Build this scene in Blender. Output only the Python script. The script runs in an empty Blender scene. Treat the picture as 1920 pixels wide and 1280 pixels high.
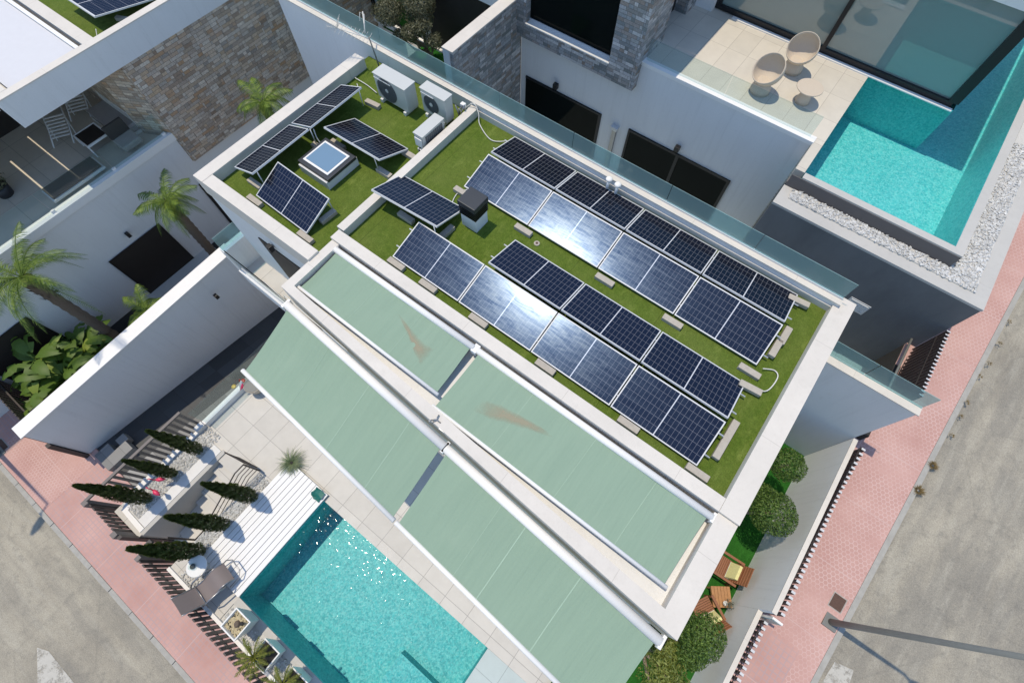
import bpy, bmesh, math, random
from mathutils import Vector, Matrix
random.seed(7)
C = bpy.context.scene.collection
SC = bpy.context.scene
PI = math.pi
# ------------------------------------------------------------------ camera, world, sun
cam = bpy.data.objects.new('camera', bpy.data.cameras.new('camera')); C.objects.link(cam)
cam.data.sensor_width = 36; cam.data.lens = 17.26; cam.data.clip_end = 2000; cam.data.clip_start = .1
cam.matrix_world = Matrix.Translation((0, 0, 16)) @ Matrix(((0.79759, -0.54991, 0.24789), (0.60320, 0.72626, -0.32970), (0.00127, 0.41250, 0.91096))).to_4x4()
SC.camera = cam
W = bpy.data.worlds.new('World'); SC.world = W; W.use_nodes = True
nt = W.node_tree; bg = nt.nodes['Background']; sky = nt.nodes.new('ShaderNodeTexSky')
sky.sky_type = 'NISHITA'; sky.sun_disc = False; sky.sun_elevation = math.radians(75); sky.sun_rotation = math.radians(-91.5)
nt.links.new(sky.outputs[0], bg.inputs[0]); bg.inputs[1].default_value = .15
sky.air_density = 1.15; sky.dust_density = .2; sky.ozone_density = 1.7
sun = bpy.data.objects.new('sun', bpy.data.lights.new('sun', 'SUN')); C.objects.link(sun)
sun.data.energy = 2.6; sun.data.angle = math.radians(.5); sun.data.color = (1, .88, .695)
sun.rotation_euler = Vector((.268, .007, -1)).to_track_quat('-Z', 'Y').to_euler()
SC.view_settings.view_transform = 'Standard'; SC.view_settings.look = 'None'
SC.view_settings.exposure = .31; SC.view_settings.gamma = 1
SC.render.engine = 'CYCLES'
SC.cycles.max_bounces = 6; SC.cycles.transparent_max_bounces = 16

# ------------------------------------------------------------------ materials
class NB:
    def __init__(s, name):
        s.m = bpy.data.materials.new(name); s.m.use_nodes = True; s.t = s.m.node_tree
        s.b = s.t.nodes['Principled BSDF']; s.o = s.t.nodes['Material Output']
    def n(s, typ, **k):
        x = s.t.nodes.new(typ)
        for a, v in k.items():
            if a.startswith('i_'):
                x.inputs[a[2:].replace('_', ' ')].default_value = v
            else: setattr(x, a, v)
        return x
    def l(s, a, b): s.t.links.new(a, b)
    def pos(s):
        return s.n('ShaderNodeNewGeometry').outputs['Position']
    def mp(s, v, scale=(1, 1, 1), loc=(0, 0, 0), rot=(0, 0, 0)):
        m = s.n('ShaderNodeMapping'); s.l(v, m.inputs[0]); m.inputs['Scale'].default_value = scale
        m.inputs['Location'].default_value = loc; m.inputs['Rotation'].default_value = rot; return m.outputs[0]
    def noise(s, v, scale, detail=4, rough=.6):
        n = s.n('ShaderNodeTexNoise'); s.l(v, n.inputs['Vector']); n.inputs['Scale'].default_value = scale
        n.inputs['Detail'].default_value = detail; n.inputs['Roughness'].default_value = rough; return n.outputs['Fac']
    def ramp(s, f, stops):
        r = s.n('ShaderNodeValToRGB'); s.l(f, r.inputs[0]); e = r.color_ramp.elements
        while len(e) < len(stops): e.new(.5)
        for i, (p, c) in enumerate(stops):
            e[i].position = p; e[i].color = (c[0], c[1], c[2], 1) if hasattr(c, '__len__') else (c, c, c, 1)
        return r.outputs[0]
    def mix(s, f, a, b, typ='MIX'):
        m = s.n('ShaderNodeMix', data_type='RGBA', blend_type=typ)
        for i, v in ((0, f), (6, a), (7, b)):
            if hasattr(v, 'links'): s.l(v, m.inputs[i])
            elif hasattr(v, '__len__'): m.inputs[i].default_value = (v[0], v[1], v[2], 1)
            else: m.inputs[i].default_value = v
        return m.outputs[2]
    def math(s, op, a, b=None, c=None):
        m = s.n('ShaderNodeMath', operation=op)
        for i, v in enumerate((a, b, c)):
            if v is None: continue
            if hasattr(v, 'links'): s.l(v, m.inputs[i])
            else: m.inputs[i].default_value = v
        return m.outputs[0]
    def col(s, v):
        if hasattr(v, 'links'): s.l(v, s.b.inputs['Base Color'])
        else: s.b.inputs['Base Color'].default_value = (v[0], v[1], v[2], 1)
        return s
    def set(s, **k):
        for a, v in k.items():
            i = s.b.inputs[a.replace('_', ' ')]
            if hasattr(v, 'links'): s.l(v, i)
            else: i.default_value = v
        return s
    def bump(s, h, strength=.3, dist=.01):
        b = s.n('ShaderNodeBump'); b.inputs['Strength'].default_value = strength; b.inputs['Distance'].default_value = dist
        s.l(h, b.inputs['Height']); s.l(b.outputs[0], s.b.inputs['Normal']); return s

def plain(name, c, rough=.6, metal=0, var=.12, scale=6, bump=0, spec=.5):
    n = NB(name); p = n.pos()
    f = n.noise(p, scale, 5)
    n.col(n.mix(f, [x*(1-var) for x in c], [min(1, x*(1+var)) for x in c])).set(Roughness=rough, Metallic=metal)
    n.b.inputs['Specular IOR Level'].default_value = spec
    if bump: n.bump(n.noise(p, 90, 3), bump, .005)
    return n.m
def stucco(name, c, stain=.12, joints=False):
    n = NB(name); p = n.pos()
    f1 = n.noise(n.mp(p, (1, 1, .4)), .9, 6, .65); f2 = n.noise(p, 45, 3); f3 = n.noise(n.mp(p, (7, 7, .35)), 1, 5, .7); f4 = n.noise(p, 7, 5, .75)
    a = n.mix(n.ramp(f1, [(.3, 0), (.7, 1)]), [x*(1-stain) for x in c], c)
    a = n.mix(n.ramp(f3, [(.52, 0), (.75, .30)]), a, [x*.72 for x in c])
    a = n.mix(n.ramp(f4, [(.58, 0), (.8, .35)]), a, [c[0]*.74, c[1]*.70, c[2]*.63])
    if joints:
        b = n.n('ShaderNodeTexBrick'); b.offset = 0; n.l(n.mp(p, (1, 1, 1), (.9, .35, 0)), b.inputs[0]); b.inputs['Scale'].default_value = 1
        b.inputs['Brick Width'].default_value = 2.3; b.inputs['Row Height'].default_value = 2.3; b.inputs['Mortar Size'].default_value = .006
        a = n.mix(n.math('MULTIPLY', b.outputs['Fac'], .28), a, (.25, .23, .2))
    n.col(n.mix(f2, n.mix(.07, a, (0, 0, 0)), a)).set(Roughness=.85); n.b.inputs['Specular IOR Level'].default_value = .2
    n.bump(f2, .25, .004); return n.m
M = {}
M['white'] = stucco('white_stucco', (.76, .765, .77), .06)
M['cap'] = stucco('cream_cap', (.71, .665, .60), .12, True)
M['grey'] = stucco('dark_grey_render', (.19, .195, .20), .3)
M['streetwhite'] = stucco('street_wall_stucco', (.88, .89, .90), .06)  # lighter than the other white stucco, for the street wall alone
M['lgrey'] = stucco('light_grey_stone', (.53, .52, .49), .1)
M['interior'] = stucco('pale_floor', (.76, .755, .74), .06)
M['whitemetal'] = plain('white_metal', (.80, .79, .77), .6, var=.04, spec=.25)
M['alu'] = plain('aluminium', (.60, .61, .62), .55, .1, .06, spec=.3)
M['steel'] = plain('brushed_steel', (.35, .35, .36), .35, .8, .1)
M['black'] = plain('black_metal', (.015, .015, .017), .4, .2)
M['brown'] = plain('dark_brown_slat', (.045, .036, .034), .5, 0, .25, 12)
M['shutter'] = plain('dark_shutter', (.022, .017, .015), .6, 0, .3, 3)
M['concrete'] = plain('concrete_block', (.42, .38, .32), .9, 0, .2, 14, .4)
M['greyrail'] = plain('grey_rail', (.16, .14, .13), .6, 0, .15)
M['lamp_grey'] = plain('galvanised_grey', (.19, .195, .185), .6, .1, .12)
M['acbeige'] = plain('ac_casing', (.52, .53, .51), .45, 0, .04)
M['acdark'] = plain('ac_grille', (.10, .11, .12), .6, 0, .2)
M['chimcap'] = plain('chimney_cowl', (.035, .04, .048), .45, .2, .1)
M['rattan'] = plain('beige_rattan', (.56, .48, .38), .7, 0, .12, 60, .5)
M['wood'] = plain('orange_wood', (.40, .20, .08), .5, 0, .25, 14)
M['redwood'] = plain('red_brown_wood', (.26, .105, .05), .5, 0, .3, 25)
M['cushion'] = plain('yellow_cushion', (.72, .68, .32), .9, 0, .2, 22)
M['textilene'] = plain('grey_brown_mesh', (.20, .17, .165), .8, 0, .08, 60)
M['pink'] = plain('pink_plastic', (.72, .05, .13), .4)
M['red'] = plain('red_glaze', (.45, .05, .03), .4)
M['yellow'] = plain('yellow_glaze', (.6, .42, .08), .4)
M['potwhite'] = plain('white_pot', (.7, .7, .68), .4)
M['potdark'] = plain('dark_pot', (.03, .03, .035), .5)
M['trunk'] = plain('palm_trunk', (.13, .10, .075), .95, 0, .4, 25, .8)
M['bark'] = plain('grey_bark', (.26, .20, .15), .9, 0, .3, 20, .5)
M['soil'] = plain('dark_soil', (.03, .028, .026), .95, 0, .4, 20)
M['canvas'] = plain('white_canvas', (.60, .60, .62), .9, 0, .04)
M['cable'] = plain('white_cable', (.65, .64, .6), .5)
M['rust'] = plain('rusty_iron', (.10, .055, .04), .8, 0, .4, 20)
M['terracotta'] = plain('sofa_fabric', (.33, .31, .30), .9)
M['darkfabric'] = plain('dark_fabric', (.06, .055, .05), .9)
M['teallaundry'] = plain('teal_plastic', (.01, .13, .11), .5)
M['yellowpebble'] = plain('yellow_pebbles', (.55, .47, .30), .8, 0, .4, 30)

def leaf(name, c1, c2, trans=.25):
    n = NB(name); g = n.n('ShaderNodeNewGeometry')
    c = n.mix(g.outputs['Random Per Island'], c1, c2)
    f = n.noise(g.outputs['Position'], 3, 3)
    n.col(n.mix(f, c, n.mix(.35, c, (0, 0, 0)))).set(Roughness=.55)
    tr = n.n('ShaderNodeBsdfTranslucent'); n.l(c, tr.inputs[0]); mx = n.n('ShaderNodeMixShader'); mx.inputs[0].default_value = trans
    n.l(n.b.outputs[0], mx.inputs[1]); n.l(tr.outputs[0], mx.inputs[2]); n.l(mx.outputs[0], n.o.inputs[0]); return n.m
M['leafpalm'] = leaf('palm_leaf', (.035, .10, .010), (.27, .37, .05), .12)
M['leafcyp'] = leaf('cypress_leaf', (.03, .06, .012), (.13, .18, .035), .15)
M['leaftop'] = leaf('topiary_leaf', (.03, .085, .010), (.19, .30, .055), .2)
M['leafshag'] = leaf('shaggy_leaf', (.10, .16, .025), (.33, .37, .09), .2)
M['leafolive'] = leaf('olive_leaf', (.10, .11, .06), (.26, .26, .15))
M['leafban'] = leaf('banana_leaf', (.035, .12, .012), (.32, .42, .06), .3)
M['leafcyc'] = leaf('cycad_leaf', (.09, .13, .01), (.36, .36, .06))
M['leafgrass'] = leaf('grass_blade', (.10, .16, .06), (.32, .38, .22))
M['leafgrey'] = leaf('grey_leaf', (.10, .12, .09), (.25, .28, .22))
M['dryweed'] = leaf('dry_weed', (.16, .11, .04), (.30, .22, .09))

def turf(name, a, b, c):
    n = NB(name); p = n.pos()
    f1 = n.noise(p, .9, 5, .6); f2 = n.noise(p, 70, 3, .7); f3 = n.noise(n.mp(p, (1, 1, 1)), 9, 4, .7)
    k = n.mix(n.ramp(f3, [(.35, 0), (.65, 1)]), a, b)
    k = n.mix(n.ramp(f1, [(.4, 0), (.7, .55)]), k, c)
    sm = n.n('ShaderNodeTexBrick'); sm.offset = 0; n.l(n.mp(p, (1, 1, 1), (.35, .2, 0)), sm.inputs[0]); sm.inputs['Scale'].default_value = 1
    sm.inputs['Brick Width'].default_value = 2.0; sm.inputs['Row Height'].default_value = 40; sm.inputs['Mortar Size'].default_value = .008
    k = n.mix(n.math('MULTIPLY', sm.outputs['Fac'], .35), k, (.03, .05, .01))
    k = n.mix(n.ramp(n.noise(n.mp(p, (2.2, .7, 1)), 2.2, 5, .7), [(.56, 0), (.72, .5)]), k, [x*1.5 for x in c])
    n.col(n.mix(n.ramp(f2, [(.35, 0), (.65, 1)]), n.mix(.42, k, (0, 0, 0)), k)).set(Roughness=.9)
    n.b.inputs['Specular IOR Level'].default_value = .15
    n.bump(f2, .8, .02); return n.m
M['turf'] = turf('roof_turf', (.095, .16, .018), (.14, .205, .03), (.19, .235, .055))
M['lawn'] = turf('garden_turf', (.015, .105, .012), (.025, .15, .018), (.04, .17, .025))

def tiles(name, c, w, h, mortar, msize=.006, off=(0, 0), stagger=0, rough=.6, var=.05, rot=0, bump=.25):
    n = NB(name); p = n.pos(); v = n.mp(p, (1, 1, 1), (off[0], off[1], 0), (0, 0, rot))
    b = n.n('ShaderNodeTexBrick'); b.offset = stagger; b.squash = 1; n.l(v, b.inputs['Vector'])
    b.inputs['Color1'].default_value = (c[0]*(1-var), c[1]*(1-var), c[2]*(1-var), 1); b.inputs['Color2'].default_value = (min(1, c[0]*(1+var)), min(1, c[1]*(1+var)), min(1, c[2]*(1+var)), 1)
    b.inputs['Mortar'].default_value = (*mortar, 1); b.inputs['Scale'].default_value = 1
    b.inputs['Mortar Size'].default_value = msize; b.inputs['Brick Width'].default_value = w; b.inputs['Row Height'].default_value = h
    f = n.noise(p, 2.2, 6, .65); f2 = n.noise(p, 60, 2)
    k = n.mix(n.ramp(f, [(.3, 0), (.75, 1)]), n.mix(.14, b.outputs['Color'], (.1, .09, .08)), b.outputs['Color'])
    n.col(n.mix(f2, n.mix(.06, k, (0, 0, 0)), k)).set(Roughness=rough); n.bump(n.math('SUBTRACT', 1, b.outputs['Fac']), bump, .003); return n.m
M['deck'] = tiles('deck_tile', (.58, .56, .52), .76, .76, (.33, .32, .30), .007, (.17, .15))
M['shower'] = tiles('blue_grey_tile', (.46, .54, .54), .76, .76, (.30, .36, .36), .007, (.17, .15), var=.07)
M['terrace'] = tiles('cream_terrace_tile', (.66, .61, .52), .62, 1.0, (.42, .38, .32), .006, (.12, .28))
M['slate'] = tiles('shaded_slate_paving', (.045, .05, .055), .7, .7, (.03, .03, .03), .006, var=.3)  # dark stone, darkened further to paint in the boundary wall's shadow
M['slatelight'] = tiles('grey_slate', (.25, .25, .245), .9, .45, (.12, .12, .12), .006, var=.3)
M['darktile'] = tiles('pool_cladding_tile', (.17, .16, .15), 5.5, .6, (.13, .12, .12), .006)
M['lnbfloor'] = tiles('brown_grey_floor', (.66, .60, .50), 1.2, 1.2, (.3, .27, .22), .006)

def pooltile(name, c1, c2, c3):
    n = NB(name); p = n.pos()
    v = n.n('ShaderNodeTexVoronoi'); v.inputs['Scale'].default_value = 26; n.l(p, v.inputs['Vector'])
    d = n.n('ShaderNodeTexNoise'); n.l(p, d.inputs['Vector']); d.inputs['Scale'].default_value = 9; d.inputs['Detail'].default_value = 3; d.inputs['Distortion'].default_value = 1.5
    k = n.mix(n.ramp(d.outputs['Fac'], [(.38, 0), (.62, 1)]), c1, c2)
    n.col(n.mix(n.ramp(v.outputs['Color'], [(.3, 0), (.9, .6)]), k, c3)).set(Roughness=.5); return n.m
M['pool'] = pooltile('pool_mosaic', (.025, .33, .37), (.06, .47, .50), (.22, .66, .66))
def water():
    n = NB('pool_water'); p = n.pos()
    a = n.n('ShaderNodeTexNoise'); n.l(p, a.inputs['Vector']); a.inputs['Scale'].default_value = 5; a.inputs['Detail'].default_value = 3; a.inputs['Distortion'].default_value = .8
    v = n.n('ShaderNodeTexVoronoi', feature='SMOOTH_F1'); n.l(n.mix(.12, p, a.outputs['Color']), v.inputs['Vector']); v.inputs['Scale'].default_value = 11
    h = n.math('ADD', n.math('MULTIPLY', a.outputs['Fac'], 1.2), v.outputs['Distance'])
    b = n.n('ShaderNodeBump'); b.inputs['Strength'].default_value = .30; b.inputs['Distance'].default_value = .02; n.l(h, b.inputs['Height'])
    gl = n.n('ShaderNodeBsdfGlossy'); gl.inputs['Roughness'].default_value = .06; n.l(b.outputs[0], gl.inputs['Normal'])
    v2 = n.n('ShaderNodeTexVoronoi', feature='DISTANCE_TO_EDGE'); n.l(n.mix(.16, p, a.outputs['Color']), v2.inputs['Vector']); v2.inputs['Scale'].default_value = 8
    v3 = n.n('ShaderNodeTexVoronoi', feature='DISTANCE_TO_EDGE'); n.l(n.mix(.2, n.mp(p, (1, 1, 1), (3, 1, 0)), a.outputs['Color']), v3.inputs['Vector']); v3.inputs['Scale'].default_value = 15
    caustic = n.math('MULTIPLY', n.ramp(v2.outputs['Distance'], [(.0, 1), (.22, 0)]), .6)  # caustic light lines painted into the water's tint
    caustic = n.math('ADD', caustic, n.math('MULTIPLY', n.ramp(v3.outputs['Distance'], [(.0, 1), (.25, 0)]), .5))
    tr = n.n('ShaderNodeBsdfTransparent'); n.l(n.mix(caustic, (.66, .90, .91), (1, 1, 1)), tr.inputs[0])
    fr = n.n('ShaderNodeFresnel'); fr.inputs[0].default_value = 1.33; n.l(b.outputs[0], fr.inputs['Normal'])
    mx = n.n('ShaderNodeMixShader'); n.l(fr.outputs[0], mx.inputs[0]); n.l(tr.outputs[0], mx.inputs[1]); n.l(gl.outputs[0], mx.inputs[2]); n.l(mx.outputs[0], n.o.inputs[0]); return n.m
M['water'] = water()
M['pool2'] = pooltile('roof_pool_mosaic', (.06, .46, .49), (.11, .60, .61), (.30, .76, .76))
def glass(name, tint, haze, hz, rough=.02, refl=1.5):
    n = NB(name)
    tr = n.n('ShaderNodeBsdfTransparent'); tr.inputs[0].default_value = (*tint, 1)
    df = n.n('ShaderNodeBsdfDiffuse'); df.inputs[0].default_value = (*hz, 1)
    m1 = n.n('ShaderNodeMixShader'); m1.inputs[0].default_value = haze; n.l(tr.outputs[0], m1.inputs[1]); n.l(df.outputs[0], m1.inputs[2])
    gl = n.n('ShaderNodeBsdfGlossy'); gl.inputs['Roughness'].default_value = rough
    fr = n.n('ShaderNodeFresnel'); fr.inputs[0].default_value = refl
    bf = n.math('SUBTRACT', 1, n.n('ShaderNodeNewGeometry').outputs['Backfacing'])
    n.l(n.math('MULTIPLY', bf, haze), m1.inputs[0])
    mx = n.n('ShaderNodeMixShader'); n.l(n.math('MULTIPLY', fr.outputs[0], bf), mx.inputs[0]); n.l(m1.outputs[0], mx.inputs[1]); n.l(gl.outputs[0], mx.inputs[2]); n.l(mx.outputs[0], n.o.inputs[0]); return n.m
M['glass'] = glass('balustrade_glass', (.66, .84, .84), .38, (.42, .62, .62), .12, 1.3)
M['glassclear'] = glass('clear_glass', (.88, .94, .94), .06, (.5, .62, .62), .02, 1.35)
M['windowdark'] = glass('dark_window_glass', (.0, .0, .0), 1, (.006, .008, .007), .03, 1.2)
M['mirror'] = glass('reflective_facade_glass', (.35, .48, .48), .62, (.30, .40, .39), .02, 2.2)
M['skyglass'] = glass('skylight_glass', (.0, .0, .0), 1, (.16, .26, .36), .05, 1.9)

def cells(name='solar_cells', base=(.004, .004, .006), line=(.32, .32, .34)):
    n = NB(name); uv = n.n('ShaderNodeUVMap').outputs[0]; s = n.n('ShaderNodeSeparateXYZ'); n.l(uv, s.inputs[0])
    def band(c, k, w):
        f = n.math('FRACT', n.math('MULTIPLY', c, k)); d = n.math('ABSOLUTE', n.math('SUBTRACT', f, .5)); return n.math('GREATER_THAN', d, .5-w)
    a = band(s.outputs[0], 20, .038); b = band(s.outputs[1], 6, .022)
    mid = n.math('LESS_THAN', n.math('ABSOLUTE', n.math('SUBTRACT', s.outputs[0], .5)), .0055)
    ln = n.math('MAXIMUM', a, b)
    p = n.pos(); f = n.noise(p, 1.3, 3)
    v = n.n('ShaderNodeTexWhiteNoise'); 
    k = n.mix(f, base, [x*1.5 for x in base])
    k = n.mix(n.math('MULTIPLY', ln, .42), k, line); k = n.mix(mid, k, (.60, .61, .63))
    n.col(k)
    st = n.n('ShaderNodeTexNoise'); n.l(n.mp(p, (1.2, 6, 1), rot=(0, 0, .5)), st.inputs['Vector']); st.inputs['Scale'].default_value = 2.2; st.inputs['Detail'].default_value = 6; st.inputs['Distortion'].default_value = 1.2
    n.set(Roughness=.6); n.b.inputs['Specular IOR Level'].default_value = 0
    # anti-reflective glass: a weak clear lobe and a wider blue one
    g1 = n.n('ShaderNodeBsdfGlossy'); n.l(n.ramp(st.outputs['Fac'], [(.22, .11), (.78, .24)]), g1.inputs['Roughness']); g1.inputs[0].default_value = (.7, .86, 1, 1)
    g2 = n.n('ShaderNodeBsdfGlossy'); n.l(n.ramp(st.outputs['Fac'], [(.3, .23), (.7, .31)]), g2.inputs['Roughness']); g2.inputs[0].default_value = (.14, .36, 1, 1)
    m1 = n.n('ShaderNodeMixShader'); m1.inputs[0].default_value = .038; n.l(n.b.outputs[0], m1.inputs[1]); n.l(g1.outputs[0], m1.inputs[2])
    m2 = n.n('ShaderNodeMixShader'); m2.inputs[0].default_value = .026; n.l(m1.outputs[0], m2.inputs[1]); n.l(g2.outputs[0], m2.inputs[2]); n.l(m2.outputs[0], n.o.inputs[0])
    return n.m
M['cells'] = cells()

def awning(name):
    n = NB(name); p = n.pos()
    f = n.noise(n.mp(p, (6, .35, .35), rot=(0, 0, .05)), 1.2, 4, .5); g = n.noise(p, 1.1, 5, .6)
    k = n.mix(n.ramp(f, [(.3, 0), (.75, 1)]), (.275, .385, .29), (.293, .405, .305))
    k = n.mix(n.ramp(g, [(.55, 0), (.8, .22)]), k, (.37, .47, .36))
    n.col(k).set(Roughness=.85); n.b.inputs['Specular IOR Level'].default_value = .2
    w = n.math('ADD', n.math('MULTIPLY', n.noise(n.mp(p, (9, .9, .9), rot=(0, 0, .12)), 1.3, 4, .6), 1.0), n.math('MULTIPLY', n.noise(n.mp(p, (1.5, 6, 2)), 1.5, 3), .35)); n.bump(w, .5, .03)
    tr = n.n('ShaderNodeBsdfTranslucent'); n.l(k, tr.inputs[0]); mx = n.n('ShaderNodeMixShader'); mx.inputs[0].default_value = .12
    n.l(n.b.outputs[0], mx.inputs[1]); n.l(tr.outputs[0], mx.inputs[2]); n.l(mx.outputs[0], n.o.inputs[0]); return n.m
M['awning'] = awning('green_awning')
M['seam'] = plain('awning_seam', (.33, .455, .35), .85, var=.1)
def stainmat():
    n = NB('awning_rust_stain'); p = n.pos(); n.col((.43, .35, .24)).set(Roughness=.9)
    uv = n.n('ShaderNodeUVMap').outputs[0]; s = n.n('ShaderNodeSeparateXYZ'); n.l(uv, s.inputs[0])
    e = n.math('MINIMUM', n.math('SUBTRACT', 1, n.math('ABSOLUTE', n.math('SUBTRACT', n.math('MULTIPLY', s.outputs[1], 2), 1))), n.math('SUBTRACT', 1, n.math('ABSOLUTE', n.math('SUBTRACT', n.math('MULTIPLY', s.outputs[0], 2), 1))))
    f = n.math('ADD', n.math('MULTIPLY', e, .9), n.math('MULTIPLY', n.noise(p, 11, 6, .75), .7))
    tr = n.n('ShaderNodeBsdfTransparent'); mx = n.n('ShaderNodeMixShader'); n.l(n.ramp(f, [(.34, 0), (1, .52)]), mx.inputs[0])
    n.l(tr.outputs[0], mx.inputs[1]); n.l(n.b.outputs[0], mx.inputs[2]); n.l(mx.outputs[0], n.o.inputs[0]); return n.m
M['stain'] = stainmat()

def boards():
    n = NB('white_deck_boards'); p = n.pos(); s = n.n('ShaderNodeSeparateXYZ'); n.l(p, s.inputs[0])
    f = n.noise(n.mp(p, (18, .8, 1)), 3, 4)
    n.col(n.mix(f, (.70, .71, .72), (.82, .82, .82))).set(Roughness=.6); n.bump(f, .2, .003); return n.m
M['boards'] = boards()
def stone(name, axis, cols, scale=1.0):
    n = NB(name); p = n.pos(); s = n.n('ShaderNodeSeparateXYZ'); n.l(p, s.inputs[0])
    c = n.n('ShaderNodeCombineXYZ'); n.l(s.outputs[1 if axis == 'x' else 0], c.inputs[0]); n.l(s.outputs[2], c.inputs[1])
    def br(w, h, o):
        b = n.n('ShaderNodeTexBrick'); b.offset = .37; b.offset_frequency = 1; b.squash = 1.9; b.squash_frequency = 3; n.l(n.mp(c.outputs[0], (1, 1, 1), o), b.inputs[0])
        b.inputs['Scale'].default_value = 1; b.inputs['Brick Width'].default_value = w; b.inputs['Row Height'].default_value = h; b.inputs['Mortar Size'].default_value = .004; b.inputs['Bias'].default_value = 0
        b.inputs['Color1'].default_value = (0, 0, 0, 1); b.inputs['Color2'].default_value = (1, 1, 1, 1); b.inputs['Mortar'].default_value = (.5, .5, .5, 1); return b
    a = br(.26, .10, (0, 0, 0)); b2 = br(.43, .10, (3.1, 0, 0))
    t = n.math('FRACT', n.math('ADD', n.math('MULTIPLY', a.outputs['Color'], .63), n.math('MULTIPLY', b2.outputs['Color'], .91)))
    k = n.ramp(t, [(i/(len(cols)-1)*.98, q) for i, q in enumerate(cols)])
    nz = n.noise(p, 22, 5, .7); k = n.mix(n.ramp(nz, [(.3, 0), (.7, 1)]), n.mix(.45, k, (.03, .028, .025)), k)
    k = n.mix(n.math('MULTIPLY', n.math('MAXIMUM', a.outputs['Fac'], b2.outputs['Fac']), .75), k, (.04, .035, .03))
    n.col(k).set(Roughness=.65)
    h = n.math('ADD', n.math('MULTIPLY', t, 1.2), n.math('MULTIPLY', nz, .8)); n.bump(h, .8, .03); return n.m
BR = [(.38, .27, .19), (.80, .68, .56), (.58, .36, .20), (.70, .62, .54), (.48, .38, .30), (.90, .80, .68), (.40, .36, .32), (.68, .50, .33), (.82, .74, .64)]
GR = [(.20, .22, .23), (.56, .55, .57), (.32, .25, .20), (.46, .48, .51), (.20, .22, .22), (.72, .70, .70), (.28, .27, .26)]
M['stonebx'] = stone('brown_stone_cladding_x', 'x', BR); M['stoneby'] = stone('brown_stone_cladding_y', 'y', BR)
M['stonegx'] = stone('grey_stone_cladding_x', 'x', GR); M['stonegy'] = stone('grey_stone_cladding_y', 'y', GR)

def asphalt():
    n = NB('worn_asphalt'); p = n.pos(); sx = n.n('ShaderNodeSeparateXYZ'); n.l(p, sx.inputs[0])
    right = n.math('GREATER_THAN', sx.outputs[0], 5.5)
    def along(sc, d=6):   # streaks follow the direction of travel of each street
        a = n.noise(n.mp(p, (.16, 1.1, 1)), sc, d, .65); b = n.noise(n.mp(p, (1.1, .16, 1)), sc, d, .65); return n.mix(right, a, b)
    big = n.noise(p, .55, 7, .68); st = along(1.5); st2 = along(4.0, 3); fine = n.noise(p, 38, 5, .8); mid = n.noise(p, 3.2, 7, .75)
    v = n.n('ShaderNodeTexVoronoi', feature='DISTANCE_TO_EDGE'); n.l(n.mix(.35, p, n.n('ShaderNodeTexNoise').outputs['Color']), v.inputs['Vector']); v.inputs['Scale'].default_value = .55
    k = n.mix(n.ramp(big, [(.38, 0), (.60, 1)]), (.345, .315, .255), (.465, .425, .34))
    k = n.mix(n.ramp(st, [(.42, .6), (.60, 0)]), k, (.275, .26, .225))
    k = n.mix(n.ramp(st2, [(.50, 0), (.72, .45)]), k, (.50, .47, .39))
    k = n.mix(n.ramp(mid, [(.34, .45), (.48, 0)]), k, (.21, .20, .175))
    k = n.mix(n.ramp(mid, [(.60, 0), (.72, .4)]), k, (.52, .46, .34))
    k = n.mix(n.ramp(v.outputs['Distance'], [(0, .14), (.012, 0)]), k, (.12, .12, .11))
    n.col(n.mix(n.ramp(fine, [(.35, 0), (.62, 1)]), n.mix(.42, k, (.05, .05, .05)), k)).set(Roughness=.95)
    n.b.inputs['Specular IOR Level'].default_value = .2; n.bump(fine, .8, .012); return n.m
M['asphalt'] = asphalt()
def roadpaint():
    n = NB('worn_road_paint'); p = n.pos(); f = n.noise(p, 9, 6, .8); n.col(n.mix(f, (.45, .43, .38), (.66, .64, .58))).set(Roughness=.9)
    tr = n.n('ShaderNodeBsdfTransparent'); mx = n.n('ShaderNodeMixShader'); n.l(n.ramp(n.noise(p, 5, 7, .8), [(.36, .15), (.52, .85)]), mx.inputs[0])
    n.l(tr.outputs[0], mx.inputs[1]); n.l(n.b.outputs[0], mx.inputs[2]); n.l(mx.outputs[0], n.o.inputs[0]); return n.m
M['roadpaint'] = roadpaint()
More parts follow.
